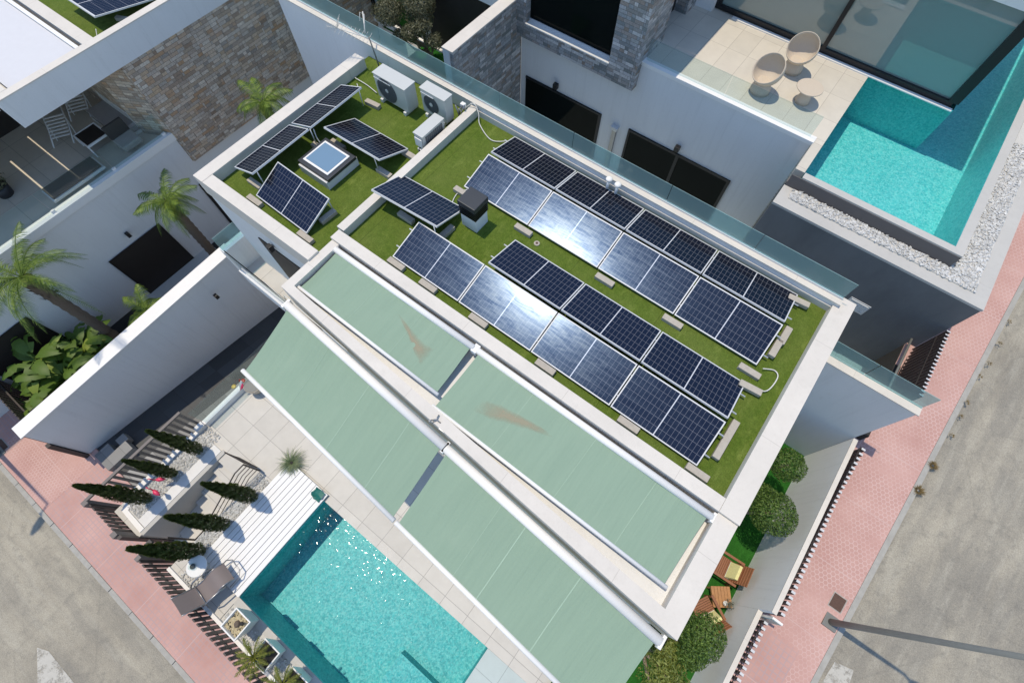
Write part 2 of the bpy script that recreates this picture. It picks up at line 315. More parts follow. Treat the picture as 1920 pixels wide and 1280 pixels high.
def hexpave(name, size, hexes=True):
    n = NB(name); p = n.pos()
    base = n.mix(n.ramp(n.noise(p, .8, 6, .65), [(.3, 0), (.72, 1)]), (.48, .275, .24), (.61, .385, .34))
    lc = (.66, .49, .45)
    if hexes:
        q = n.mp(p, (1/size, 1/size, 0)); S3 = 1.7320508
        def hx(off):
            m = n.n('ShaderNodeVectorMath', operation='MODULO')
            ad = n.n('ShaderNodeVectorMath', operation='ADD'); n.l(q, ad.inputs[0]); ad.inputs[1].default_value = (600+off[0], 600*S3+off[1], 0)
            n.l(ad.outputs[0], m.inputs[0]); m.inputs[1].default_value = (1, S3, 1)
            sb = n.n('ShaderNodeVectorMath', operation='SUBTRACT'); n.l(m.outputs[0], sb.inputs[0]); sb.inputs[1].default_value = (.5, S3/2, 0)
            ab = n.n('ShaderNodeVectorMath', operation='ABSOLUTE'); n.l(sb.outputs[0], ab.inputs[0])
            dt = n.n('ShaderNodeVectorMath', operation='DOT_PRODUCT'); n.l(ab.outputs[0], dt.inputs[0]); dt.inputs[1].default_value = (.5, S3/2, 0)
            s = n.n('ShaderNodeSeparateXYZ'); n.l(ab.outputs[0], s.inputs[0]); return n.math('MAXIMUM', dt.outputs['Value'], s.outputs[0])
        d = n.math('MINIMUM', hx((0, 0)), hx((.5, S3/2)))
        ln = n.ramp(d, [(.40, 0), (.455, 1)])
    else:
        b = n.n('ShaderNodeTexBrick'); b.offset = 0; n.l(p, b.inputs[0]); b.inputs['Scale'].default_value = 1
        b.inputs['Brick Width'].default_value = size; b.inputs['Row Height'].default_value = size; b.inputs['Mortar Size'].default_value = size*.10; ln = b.outputs['Fac']
        lc = (.42, .33, .34) if size < .2 else (.68, .50, .47)
    b = n.n('ShaderNodeTexBrick'); b.offset = 0; n.l(n.mp(p, (1, 1, 1), (.3, .2, 0)), b.inputs[0]); b.inputs['Scale'].default_value = 1
    b.inputs['Brick Width'].default_value = 1.9; b.inputs['Row Height'].default_value = 1.6; b.inputs['Mortar Size'].default_value = .012
    wear = n.ramp(n.noise(p, 1.4, 5, .7), [(.35, .1), (.6, .75)])
    k = n.mix(n.math('MULTIPLY', ln, wear), base, lc)
    k = n.mix(n.math('MULTIPLY', b.outputs['Fac'], .5), k, (.62, .46, .43))
    f = n.noise(p, 70, 3); k = n.mix(f, n.mix(.16, k, (.1, .08, .07)), k)
    n.col(k).set(Roughness=.9); n.b.inputs['Specular IOR Level'].default_value = .2; n.bump(f, .3, .004); return n.m
M['hex'] = hexpave('pink_hexagon_paving', .105); M['sq'] = hexpave('pink_square_paving', .13, False)
M['kerb'] = plain('kerb_stone', (.36, .35, .32), .9, 0, .25, 7, .4)
M['pebble'] = leaf('white_pebble', (.50, .50, .48), (.85, .85, .83), .0)
M['pebblebed'] = plain('pebble_bed', (.55, .54, .51), .95, 0, .25, 30, .6)

# ------------------------------------------------------------------ mesh helpers
class MB:
    def __init__(s): s.bm = bmesh.new(); s.mi = 0
    def face(s, pts):
        vs = [s.bm.verts.new(p) for p in pts]
        try: f = s.bm.faces.new(vs); f.material_index = s.mi; return f
        except ValueError: return None
    def box(s, x0, x1, y0, y1, z0, z1, rz=0, bev=0):
        cx, cy = (x0+x1)/2, (y0+y1)/2
        r = bmesh.ops.create_cube(s.bm, size=1); vs = r['verts']
        for v in vs:
            v.co = Vector((v.co.x*(x1-x0), v.co.y*(y1-y0), v.co.z*(z1-z0)))
        if rz:
            m = Matrix.Rotation(rz, 3, 'Z')
            for v in vs: v.co = m @ v.co
        for v in vs: v.co += Vector((cx, cy, (z0+z1)/2))
        fs = {f for v in vs for f in v.link_faces}
        for f in fs: f.material_index = s.mi
        if bev:
            es = list({e for v in vs for e in v.link_edges})
            bmesh.ops.bevel(s.bm, geom=es, offset=bev, segments=2, affect='EDGES', profile=.6)
        return s
    def prism(s, poly, z0, z1):
        n = len(poly)
        def zz(z, i): return z[i] if hasattr(z, '__len__') else z
        a = [s.bm.verts.new((p[0], p[1], zz(z0, i))) for i, p in enumerate(poly)]; b = [s.bm.verts.new((p[0], p[1], zz(z1, i))) for i, p in enumerate(poly)]
        fs = [s.bm.faces.new(a[::-1]), s.bm.faces.new(b)]
        for i in range(n): fs.append(s.bm.faces.new((a[i], a[(i+1) % n], b[(i+1) % n], b[i])))
        for f in fs: f.material_index = s.mi
        return s
    def hull8(s, lo, hi):   # two quads (4 pts each) joined
        a = [s.bm.verts.new(p) for p in lo]; b = [s.bm.verts.new(p) for p in hi]
        for q in [a[::-1], b]+[(a[i], a[(i+1) % 4], b[(i+1) % 4], b[i]) for i in range(4)]:
            f = s.bm.faces.new(q); f.material_index = s.mi
        return s
    def tube(s, pts, r, seg=8, cap=True):
        pts = [Vector(p) for p in pts]; rs = r if hasattr(r, '__len__') else [r]*len(pts); rings = []
        for i, p in enumerate(pts):
            t = (pts[min(i+1, len(pts)-1)]-pts[max(i-1, 0)]).normalized()
            u = t.cross(Vector((0, 0, 1)));
            if u.length < .05: u = t.cross(Vector((0, 1, 0)))
            u.normalize(); w = t.cross(u)
            rings.append([s.bm.verts.new(p+(u*math.cos(a)+w*math.sin(a))*rs[i]) for a in [2*PI*k/seg for k in range(seg)]])
        for i in range(len(rings)-1):
            for k in range(seg):
                f = s.bm.faces.new((rings[i][k], rings[i][(k+1) % seg], rings[i+1][(k+1) % seg], rings[i+1][k])); f.smooth = True; f.material_index = s.mi
        if cap:
            for q in (rings[0][::-1], rings[-1]): s.bm.faces.new(q).material_index = s.mi
        return s
    def lathe(s, c, prof, seg=24, smooth=True):
        rings = [[s.bm.verts.new((c[0]+r*math.cos(2*PI*k/seg), c[1]+r*math.sin(2*PI*k/seg), c[2]+z)) for k in range(seg)] for r, z in prof]
        for i in range(len(rings)-1):
            for k in range(seg):
                f = s.bm.faces.new((rings[i][k], rings[i][(k+1) % seg], rings[i+1][(k+1) % seg], rings[i+1][k])); f.smooth = smooth; f.material_index = s.mi
        s.bm.faces.new(rings[0][::-1]).material_index = s.mi; s.bm.faces.new(rings[-1]).material_index = s.mi
        return s
def build(name, mb, mat, parent=None, label=None, cat=None, group=None, kind=None, rec=True):
    me = bpy.data.meshes.new(name); bmesh.ops.recalc_face_normals(mb.bm, faces=mb.bm.faces) if rec else None
    mb.bm.to_mesh(me); mb.bm.free()
    for m in (mat if isinstance(mat, (list, tuple)) else [mat]): me.materials.append(M[m] if isinstance(m, str) else m)
    o = bpy.data.objects.new(name, me); C.objects.link(o)
    if parent:
        o.parent = parent; o.matrix_parent_inverse = Matrix.Translation(parent.location).inverted() if not parent.get('_l') else Matrix()
    if label: tag(o, label, cat, group, kind)
    elif kind: o['kind'] = kind
    return o
def tag(o, label=None, cat=None, group=None, kind=None):
    if label: o['label'] = label
    if cat: o['category'] = cat
    if group: o['group'] = group
    if kind: o['kind'] = kind
    return o
def thing(name, label, cat, loc=(0, 0, 0), group=None, rz=0, local=False):
    o = bpy.data.objects.new(name, None); C.objects.link(o); o.location = loc; o.rotation_euler = (0, 0, rz); o.empty_display_size = .2
    if local: o['_l'] = 1
    return tag(o, label, cat, group)
def copytree(root, loc, rz, label):
    c = root.copy(); C.objects.link(c); c.location = loc; c.rotation_euler = (0, 0, rz); c['label'] = label
    def rec(a, b):
        for ch in list(a.children):
            d = ch.copy(); C.objects.link(d); d.parent = b; rec(ch, d)
    rec(root, c); return c
def B(*a, **k): return MB().box(*a, **k)
def P(u, v, d): return Vector((u*d, v*d, 16-d))
def struct(name, mb, mat): return build(name, mb, mat, kind='structure')

# ------------------------------------------------------------------ terrain, roads, pavements
def zr(y): return 2.4+.15*y          # the street on the right climbs towards +y
def terr(x, y):
    if y < -5.5:
        t = max(0, min(1, (x+3)/9)); t = t*t*(3-2*t)
        z = -.32*(1-t)+(zr(y)-.12)*t
        if x > 6: z = zr(max(y, -20))-.12
        return z
    if x >= 6.5: return zr(min(y, 60))-.12
    return -3.0
mb = MB()
xs = [-600, -200, -60]+[-40+1.5*i for i in range(28)]+[3, 4.5, 6.45, 6.5, 8, 10, 14, 20, 30, 60, 200, 600]
ys = [-600, -200, -60, -30, -20, -14, -10, -8, -7, -6, -5.6, -5.4, -2, 2, 6, 10, 15, 20, 30, 60, 200, 600]
g = [[mb.bm.verts.new((x, y, terr(x, y))) for y in ys] for x in xs]
for i in range(len(xs)-1):
    for j in range(len(ys)-1): mb.bm.faces.new((g[i][j], g[i+1][j], g[i+1][j+1], g[i][j+1]))
struct('road', mb, 'asphalt')
# left pavement (flat) and its kerb
struct('pavement', MB().box(-40, -1, -7.62, -5.5, -.5, -.2), 'sq')
mb = MB()
x = -30
while x < -1:
    mb.box(x+.006, x+.99, -7.76, -7.625, -.5, -.19+random.uniform(-.008, .004), bev=.012); x += 1.0
struct('kerb', mb, 'kerb')
# hexagon patch in the left pavement
struct('hexagon_paving', MB().box(-15.5, -12.6, -7.6, -5.75, -.199, -.196), 'hex')
# right pavement slopes with the street
def slab(x0, x1, y0, y1, t, dz=0, step=1.0):
    m = MB(); m.hull8([(x0, y0, zr(y0)-t+dz), (x1, y0, zr(y0)-t+dz), (x1, y1, zr(y1)-t+dz), (x0, y1, zr(y1)-t+dz)],
                      [(x0, y0, zr(y0)+dz), (x1, y0, zr(y0)+dz), (x1, y1, zr(y1)+dz), (x0, y1, zr(y1)+dz)]); return m
m = slab(5.21, 6.86, -4, 26, .6); struct('pavement', m, 'hex')
m = slab(6.865, 6.99, -4, 26, .5, .004); struct('kerb', m, 'kerb')
m = slab(5.27, 6.4, -3.9, 2.55, .006, .006); struct('square_paving', m, 'sq')
# road markings
def mark(name, pts, label=None):
    m = MB(); m.face([(p[0], p[1], terr(p[0], p[1])+.012) for p in pts]); return struct(name, m, 'roadpaint')
mark('road_marking', [(-9.45, -9.85), (-9.1, -9.7), (-7.6, -9.7), (-7.3, -10.6), (-8.5, -10.4)])
mark('road_marking', [(7.15, 2.85), (7.55, 2.95), (7.65, 2.3), (7.1, 2.1)])

# ------------------------------------------------------------------ our plot: deck, pool, garden
ZD = 1.4
# the deck slab as pieces round the pool (-5.25..0.70, -4.97..-1.91)
m = MB()
m.box(-9.74, 4.1, -1.91, 1.5, -.6, ZD).box(-9.74, -8.61, -5.68, -1.91, -.6, ZD).box(-7.3, -5.25, -5.68, -1.91, -.6, ZD)
m.box(-8.61, -7.3, -3.0, -1.91, -.6, ZD)
struct('pool_deck', m, 'deck')
struct('pool_coping', MB().box(-5.25, 2.6, -5.16, -4.97, -.6, ZD+.002), 'lgrey')
struct('shower_paving', MB().box(.70, 4.1, -5.0, -1.912, -.6, ZD+.003), 'shower')
struct('planting_bed', MB().box(-5.25, 4.1, -5.62, -5.162, -.6, ZD-.03), 'pebblebed')
# stairs down to the street
m = MB()
for i in range(8):
    m.box(-8.61, -7.3, -3.0-.34*(i+1), -3.0-.34*i, -.8, ZD-.19*(i+1))
struct('entrance_steps', m, 'deck')
m = MB().box(-5.25, .70, -4.97, -1.91, -.4, .05)
m.box(-5.35, -5.25, -5.07, -1.81, -.4, 1.3)
pt = MB(); pt.box(-5.25, .70, -4.97, -1.91, -.5, .1)
struct('pool_floor', pt, 'pool')
m = MB()
m.face([(-5.249, -4.968, .1), (.699, -4.968, .1), (.699, -4.968, 1.37), (-5.249, -4.968, 1.37)]); m.face([(-5.249, -1.912, .1), (-5.249, -1.912, 1.37), (.699, -1.912, 1.37), (.699, -1.912, .1)])
m.face([(-5.249, -4.968, .1), (-5.249, -4.968, 1.37), (-5.249, -1.912, 1.37), (-5.249, -1.912, .1)]); m.face([(.699, -4.968, .1), (.699, -1.912, .1), (.699, -1.912, 1.37), (.699, -4.968, 1.37)])
struct('pool_wall', m, 'pool')
struct('pool_step', MB().box(-1.05, .69, -4.96, -3.5, .1, .62), 'pool')
w = MB(); w.face([(-5.248, -4.967, 1.29), (.698, -4.967, 1.29), (.698, -1.913, 1.29), (-5.248, -1.913, 1.29)])
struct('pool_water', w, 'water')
# white boarded platform at the head of the pool
t = thing('deck_platform', 'white boarded platform between the pebble bed and the pool edge', 'platform', (-6.1, -3.4, ZD))
bx0, bx1 = -6.80, -5.22; nb = 10; bw = (bx1-bx0)/nb
m = MB()
for i in range(nb): m.box(bx0+i*bw+.008, bx0+(i+1)*bw-.008, -4.95, -1.72, ZD+.08, ZD+.115)
build('boards', m, 'boards', t)
build('frame', MB().box(bx0+.02, bx1-.02, -4.93, -1.74, ZD+.002, ZD+.078), 'greyrail', t)
# side garden on the right
struct('side_lawn', MB().box(2.4, 5.1, -6, 7.5, .9, 1.55), 'lawn')
# alley on the left, falling away from the street
for nm_, xa, xb, mt_ in (('alley_shaded_paving', -13.3, -11.6, 'slate'), ('alley_slabs', -11.598, -9.7, 'slatelight')):  # strip along the wall carries its shade as colour, slabs beyond are lighter
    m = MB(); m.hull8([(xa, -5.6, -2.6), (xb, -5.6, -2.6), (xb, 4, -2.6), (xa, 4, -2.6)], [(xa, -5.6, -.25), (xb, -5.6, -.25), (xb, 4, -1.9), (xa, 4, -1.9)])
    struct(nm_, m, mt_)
struct('neighbour_garden_ground', MB().box(-16.5, -13.35, -5.6, 2.6, -.8, -.2), 'soil')
struct('neighbour_yard', MB().box(-16.5, -13.75, 2.602, 12.6, -.8, -.2), 'lgrey')
t = thing('garden_wall_step', 'low grey slate block at the foot of the alley by the pavement', 'step', (-12.2, -5.3, -.25))
build('block', MB().box(-12.7, -12.3, -5.6, -5.1, -.3, -.02).box(-12.3, -11.9, -5.6, -4.7, -.3, -.0).box(-12.6, -12.3, -4.9, -4.6, -.3, -.03), 'slatelight', t)

# ------------------------------------------------------------------ main house
H = thing('main_house', 'white flat roofed house with green turf roof and solar panels in the middle', 'house', (-4, 4, 0))
ZP, ZT = 7.56, 7.35
m = MB(); m.prism([(-10.38, 2.03), (-6.5, 2.03), (-6.5, 1.3), (2.56, .72), (2.56, 7.45), (-10.38, 7.45)], 4.05, 7.05)
m.prism([(-10.3, 2.6), (-6.5, 1.45), (2.45, 1.2), (2.45, 7.45), (-10.3, 7.45)], -1.9, 4.05)
build('wall', m, 'white', H)
# roof slabs
m = MB().box(-10.38, -6.85, 2.03, 7.47, 7.05, 7.28).box(-6.9, 2.56, 2.7, 7.46, 7.05, ZT); build('turf', m, 'turf', H)
m = MB()
m.box(-10.41, -10.09, 2.0, 7.1, 7.0, ZP)                      # left
m.box(-10.085, -6.72, 2.0, 2.28, 7.0, ZP-.003)                # front left
m.box(-6.85, -6.65, 2.95, 7.46, 7.0, ZP+.003)                 # divider
m.box(-6.76, 2.23, 2.67, 2.92, 7.0, ZP)                       # in front of the turf
m.box(2.235, 2.60, 2.67, 7.75, 7.0, ZP+.004)                  # right end
m.box(-6.644, 2.23, 7.44, 7.5, 7.0, ZP-.05)
build('parapet', m, 'cap', H)
# lower skewed frame with the pergola awnings
ZF = 7.50
m = MB()
m.prism([(-6.73, 1.25), (-6.53, 1.42), (-6.53, 2.665), (-6.73, 2.665)], 6.7, ZF)
m.prism([(-6.73, 1.25), (2.60, .66), (2.25, .92), (-6.53, 1.42)], 6.7, ZF)
m.prism([(2.60, .66), (2.60, 2.665), (2.25, 2.665), (2.25, .92)], 6.7, ZF)
build('pergola_frame', m, 'cap', H)
build('pergola_floor', MB().prism([(-6.6, 1.35), (2.3, .85), (2.3, 2.69), (-6.6, 2.69)], 7.02, 7.2), 'interior', H)
# terrace outside the left block
build('balcony_floor', MB().prism([(-10.7, 1.5), (-6.4, 1.35), (-6.4, 2.6), (-10.7, 2.6)], 3.9, 4.08), 'deck', H)
build('balcony_parapet', MB().box(-10.86, -10.66, 1.40, 2.9, 3.4, 5.05).prism([(-10.68, 1.36), (-6.4, 1.28), (-6.4, 1.44), (-10.68, 1.50)], 3.6, 4.2), 'white', H)
dr = build('door', MB().box(-9.1, -7.0, 2.0, 2.04, 4.1, 6.34), 'shutter', H)
gl = thing('glass_balustrade', 'clear glass guard on the ledge of the small balcony beside the long left boundary wall', 'balustrade', (-9, 1.45, 4.2))
build('glass_pane', MB().hull8([(-10.6, 1.42, 4.2), (-6.8, 1.36, 4.2), (-6.8, 1.372, 4.2), (-10.6, 1.432, 4.2)], [(-10.6, 1.42, 5.15), (-6.8, 1.36, 5.15), (-6.8, 1.372, 5.15), (-10.6, 1.432, 5.15)]), 'glassclear', gl)
build('handrail', MB().tube([(-10.6, 1.426, 5.16), (-6.8, 1.366, 5.16)], .014, 6), 'black', gl)
gl = thing('glass_screen', 'single hazy glass panel at the corner above the end of the left boundary wall', 'glass panel', (-10.75, 1.8, 5.05))
build('glass_pane', MB().box(-10.77, -10.755, 1.42, 2.1, 5.04, 5.55), 'glass', gl)
for i, (x, y, z, l, dy) in enumerate([(-8.45, 2.0, 6.55, 'black cube wall lamp above the balcony door', -1), (-12.98, .55, 1.5, 'black cube wall lamp on the shaded boundary wall beside the awning', 0)]):
    t = thing('wall_lamp', l, 'wall lamp', (x, y, z), 'black cube wall lamps')
    if dy: build('body', MB().box(x-.06, x+.06, y-.12, y-.003, z-.09, z+.09, bev=.006), 'black', t); build('bracket', MB().box(x-.03, x+.03, y-.003, y+.02, z-.03, z+.03), 'steel', t)
    else: build('body', MB().box(x+.003, x+.12, y-.06, y+.06, z-.09, z+.09, bev=.006), 'black', t); build('bracket', MB().box(x-.03, x+.003, y-.03, y+.03, z-.03, z+.03), 'steel', t)

# party wall behind the roof, with its glass
t = thing('party_wall', 'long white party wall with sunlit ledge behind the roof', 'wall', (-5, 7.6, 0))
build('wall', MB().box(-13.8, 2.32, 7.48, 7.62, -.2, 7.63), 'white', t)
build('ledge', MB().box(-13.82, 2.33, 7.455, 7.66, 7.63, 7.66), 'cap', t)
t = thing('glass_balustrade', 'long row of frosted green glass panes on the ledge behind the solar roof', 'balustrade', (-5, 7.62, 7.66))
xx = [-13.75, -9.9, -6.1, -4.05, -1.62, .42, 2.3]
for a, b in zip(xx[:-1], xx[1:]):
    build('glass_pane', MB().box(a+.008, b-.008, 7.60, 7.615, 7.662, 8.17), 'glass', t)
build('channel', MB().box(-13.8, 2.3, 7.585, 7.63, 7.661, 7.70), 'alu', t)
# guard wall between the plots on the right
t = thing('boundary_wall', 'white wall with weathered cap running from the house to the right pavement', 'wall', (3.8, 7.5, 1.5))
build('wall', MB().box(2.60, 5.1, 7.46, 7.64, 1.0, 5.93), 'white', t)
build('cap', MB().box(2.605, 5.13, 7.43, 7.67, 5.93, 5.96), 'cap', t)
t = thing('glass_balustrade', 'short two pane glass balustrade on the weathered wall by the right pavement', 'balustrade', (3.8, 7.62, 5.96))
for a, b in ((2.62, 3.85), (3.87, 5.1)): build('glass_pane', MB().box(a, b, 7.62, 7.635, 5.962, 6.5), 'glass', t)
# street wall on the right with stepped height
t = thing('street_wall', 'low white wall with a step beside the side lawn and right pavement', 'wall', (5.17, 2, 1.5))
build('wall', MB().box(5.1, 5.20, 2.68, 7.455, 1.0, 3.83).box(5.1, 5.20, -6, 2.678, 1.0, 3.18), 'streetwhite', t)
build('cap', MB().box(5.095, 5.205, 2.66, 7.455, 3.83, 3.85).box(5.095, 5.205, -6, 2.675, 3.18, 3.2), 'cap', t)
t = thing('meter_cabinet', 'small grey glazed cabinet at the step of the white street wall', 'cabinet', (5.3, 2.65, 3.0))
build('body', MB().box(5.26, 5.50, 2.605, 2.655, 2.7, 3.6), 'whitemetal', t); build('door', MB().box(5.28, 5.48, 2.595, 2.603, 2.9, 3.55), 'glass', t)
def slat_fence(label, x, y0, y1, z0f, z1f, step, dep, thick, mat='brown', group=None, rails=True):
    t = thing('slat_fence', label, 'fence', (x, (y0+y1)/2, z0f((y0+y1)/2)), group)
    m = MB(); y = y0
    while y < y1:
        m.box(x, x+dep, y, y+thick, z0f(y), z1f(y)); y += step
    sl = build('slats', m, [mat, 'alu'], t)
    for f in sl.data.polygons:
        if f.normal.z > .9: f.material_index = 1  # top faces coloured pale to stand for sun on the slat ends
    m = MB()
    for h in (.25, .8):
        m.hull8([(x-.012, y0, z0f(y0)*(1-h)+z1f(y0)*h), (x-.002, y0, z0f(y0)*(1-h)+z1f(y0)*h), (x-.002, y1, z0f(y1)*(1-h)+z1f(y1)*h), (x-.012, y1, z0f(y1)*(1-h)+z1f(y1)*h)],
                [(x-.012, y0, z0f(y0)*(1-h)+z1f(y0)*h+.04), (x-.002, y0, z0f(y0)*(1-h)+z1f(y0)*h+.04), (x-.002, y1, z0f(y1)*(1-h)+z1f(y1)*h+.04), (x-.012, y1, z0f(y1)*(1-h)+z1f(y1)*h+.04)])
    build('rail', m, mat, t)
    return t
slat_fence('row of dark slats with tips coloured as sunlit behind the upper stretch of the street wall', 5.29, 2.75, 7.3, lambda y: zr(y), lambda y: max(zr(y)+.5, 3.8), .135, .09, .055)
slat_fence('dark slats with tips coloured as sunlit behind the lower stretch of the street wall', 5.29, -4, 2.5, lambda y: zr(y), lambda y: 3.25+.0*y, .135, .09, .055)
slat_fence('dark slatted fence in the shade beside the neighbours dark grey wall', 5.38, 8.55, 10.6, lambda y: 3.5, lambda y: 5.15, .12, .09, .035)
t = thing('garden_wall', 'dark wall under the slatted fence of the right neighbour', 'wall', (5.3, 9, 2.6))
build('wall', MB().box(5.2, 5.36, 7.66, 10.7, 1.5, 3.9), 'soil', t); build('rail', MB().tube([(5.16, 7.7, 4.25), (5.16, 10.68, 4.25)], .03, 6), 'lamp_grey', t)  # one even dark colour over the whole wall
# left boundary wall
t = thing('boundary_wall', 'tall long white boundary wall on the left whose face is in blue shade', 'wall', (-13.2, -2, 0))
build('wall', MB().hull8([(-13.36, -5.72, -2.2), (-13.02, -5.72, -2.2), (-13.25, 4, -2.2), (-13.6, 4, -2.2)], [(-13.36, -5.72, 2.29), (-13.02, -5.72, 2.29), (-13.25, 2.6, 2.29), (-13.6, 2.6, 2.29)]), 'white', t)
build('cap', MB().hull8([(-13.38, -5.75, 2.29), (-12.90, -5.75, 2.29), (-13.14, 2.0, 2.29), (-13.62, 2.0, 2.29)], [(-13.38, -5.75, 2.32), (-12.90, -5.75, 2.32), (-13.14, 2.0, 2.32), (-13.62, 2.0, 2.32)]), 'whitemetal', t)

# ------------------------------------------------------------------ awnings
def awning_thing(label, a, b, c, d, tube_r, bar_r, seams, stain=None, group='green retractable awnings'):
    # a,b cassette ends; c,d front bar ends (c under a)
    a, b, c, d = map(Vector, (a, b, c, d))
    t = thing('retractable_awning', label, 'awning', (a+b)/2, group)
    dn = (c-a).normalized()
    m = MB(); n1, n2 = 90, 12
    rnd = random.Random(len(label))
    ph = rnd.random()*6
    def pt(u, v):
        p = a.lerp(b, u).lerp(c.lerp(d, u), v)
        return p+Vector((0, 0, -.045*math.sin(PI*v)*(.6+.4*math.cos(u*5+ph)) + .007*math.sin(u*34+v*4+ph)*(1-v*.5) + .004*math.sin(u*11-v*9+ph)))
    e = .012
    for sgn in (0, -e):
        gv = [[m.bm.verts.new(pt(.006+u/n1*.988, v/n2)+Vector((0, 0, sgn))) for v in range(n2+1)] for u in range(n1+1)]
        for i in range(n1):
            for j in range(n2):
                f = m.bm.faces.new((gv[i][j], gv[i+1][j], gv[i+1][j+1], gv[i][j+1])); f.smooth = True
        if sgn == 0: top = gv
    fab = build('fabric', m, 'awning', t, rec=False)
    for s, w in seams:
        m = MB()
        for j in range(n2):
            v0, v1 = j/n2, (j+1)/n2
            q = [pt(s-w, v0), pt(s+w, v0), pt(s+w, v1), pt(s-w, v1)]
            m.face([x+Vector((0, 0, .004)) for x in q])
        build('seam', m, 'seam', fab)
    if stain:
        m = MB(); r2 = random.Random(3)
        for k in range(len(stain)-1):
            (u0, v0, w0), (u1, v1, w1) = stain[k], stain[k+1]
            fc = m.face([pt(u0, v0-w0)+Vector((0, 0, .007)), pt(u1, v1-w1)+Vector((0, 0, .007)), pt(u1, v1+w1)+Vector((0, 0, .007)), pt(u0, v0+w0)+Vector((0, 0, .007))])
            lay = m.bm.loops.layers.uv.verify(); nn = len(stain)-1
            for lp, q in zip(fc.loops, ((k/nn, 0), ((k+1)/nn, 0), ((k+1)/nn, 1), (k/nn, 1))): lp[lay].uv = q
        build('stain', m, 'stain', fab, label='brown rust coloured stain', rec=False)
    build('cassette', MB().tube([a-(b-a).normalized()*.04, b+(b-a).normalized()*.04], tube_r, 14), 'whitemetal', t)
    build('front_bar', MB().tube([c-(d-c).normalized()*.03, d+(d-c).normalized()*.03], bar_r, 12), 'whitemetal', t)
    for e1, e2 in ((a, c), (b, d)):
        s = 1 if e1 is a else -1
        ax = (b-a).normalized()*.05*s
        build('end_bracket', MB().box(e1.x-.03-ax.x, e1.x+.03-ax.x, e1.y-tube_r-.02, e1.y+tube_r+.03, e1.z-tube_r-.02, e1.z+tube_r*.6, bev=.008), 'whitemetal', t)
    for k in (.12, .88):
        p0 = a.lerp(b, k)+Vector((0, 0, -.14)); p2 = c.lerp(d, k if k < .5 else k)+Vector((0, 0, -.08)); p1 = p0.lerp(p2, .5)+(b-a).normalized()*(.35 if k < .5 else -.35)
        build('folding_arm', MB().tube([p0, p1, p2], .025, 6), 'whitemetal', t)
    return t
zf = 7.42
awning_thing('smaller green awning at the upper left with a wedge shaped brown stain', (-6.5, 2.55, zf+.03), (-2.86, 2.55, zf+.03), (-6.5, 1.47, zf-.02), (-2.80, 1.44, zf-.02), .065, .035, [(.35, .0012), (.66, .0012)],
             [(.56, .30, .01), (.66, .42, .05), (.78, .58, .13), (.84, .60, .19)])
awning_thing('longer green awning in front of the solar roof with an elongated brown stain', (-2.70, 2.55, zf+.03), (2.18, 2.55, zf+.03), (-2.70, 1.22, zf-.02), (2.12, 1.20, zf-.02), .065, .035, [(.27, .001), (.55, .001), (.8, .001)],
             [(.13, .62, .10), (.2, .55, .12), (.27, .48, .09), (.36, .40, .05), (.42, .36, .01)])
awning_thing('large sloping green awning over the left half of the pool deck', (-6.49, 1.07, 7.22), (-2.13, .80, 7.22), (-6.49, -.44, 6.66), (-2.13, -.70, 6.66), .085, .045, [(.3, .001), (.57, .0018), (.82, .0018)])
awning_thing('large sloping green awning over the right half of the pool deck', (-2.03, .79, 7.22), (2.45, .52, 7.22), (-2.03, -.71, 6.66), (2.45, -.98, 6.66), .085, .045, [(.3, .001), (.42, .0022), (.68, .0022)])
# clamp left on the long awning's bar, with its steel strip
t = thing('clamp', 'small steel clamp with long strip gripping the bar beside the long awning', 'clamp', P(-.292, .121, 8.55))
p = P(-.289, .124, 8.5); m = MB().tube([p+Vector((-.07, -.06, .0)), p+Vector((0, 0, .05)), p+Vector((.09, .0, .0))], .012, 6).tube([p+Vector((-.02, .09, .03)), p+Vector((0, 0, .05)), p+Vector((-.03, -.09, -.02))], .012, 6).tube([p+Vector((-.07, -.05, 0)), p+Vector((-.1, -.09, 0)), p+Vector((-.06, -.12, 0))], .01, 6)
build('jaw', m, 'steel', t); build('strip', MB().box(p.x+.12, p.x+.5, p.y-.09, p.y-.06, p.z-.05, p.z-.04), 'steel', t)

# ------------------------------------------------------------------ solar panels
def panel_proto():
    L, S = 1.755, .925
    t = thing('solar_panel', 'x', 'solar panel', (0, 0, 0), None, local=True)
    m = MB(); f = 0.022; h = .035
    m.box(-L/2, L/2, 0, f, -h, .004).box(-L/2, L/2, S-f, S, -h, .004).box(-L/2, -L/2+f, f+.001, S-f-.001, -h, .004).box(L/2-f, L/2, f+.001, S-f-.001, -h, .004)
    build('frame', m, 'alu', t)
    m = MB(); uvl = m.bm.loops.layers.uv.new('UVMap')
    fc = m.face([(-L/2+f, f, -.001), (L/2-f, f, -.001), (L/2-f, S-f, -.001), (-L/2+f, S-f, -.001)])
    for lp, u in zip(fc.loops, ((0, 0), (1, 0), (1, 1), (0, 1))): lp[uvl].uv = u
    m.box(-L/2+f, L/2-f, f, S-f, -.012, -.004)
    build('cell_sheet', m, 'cells', t, rec=False)
    return t
proto = panel_proto(); first = [True]
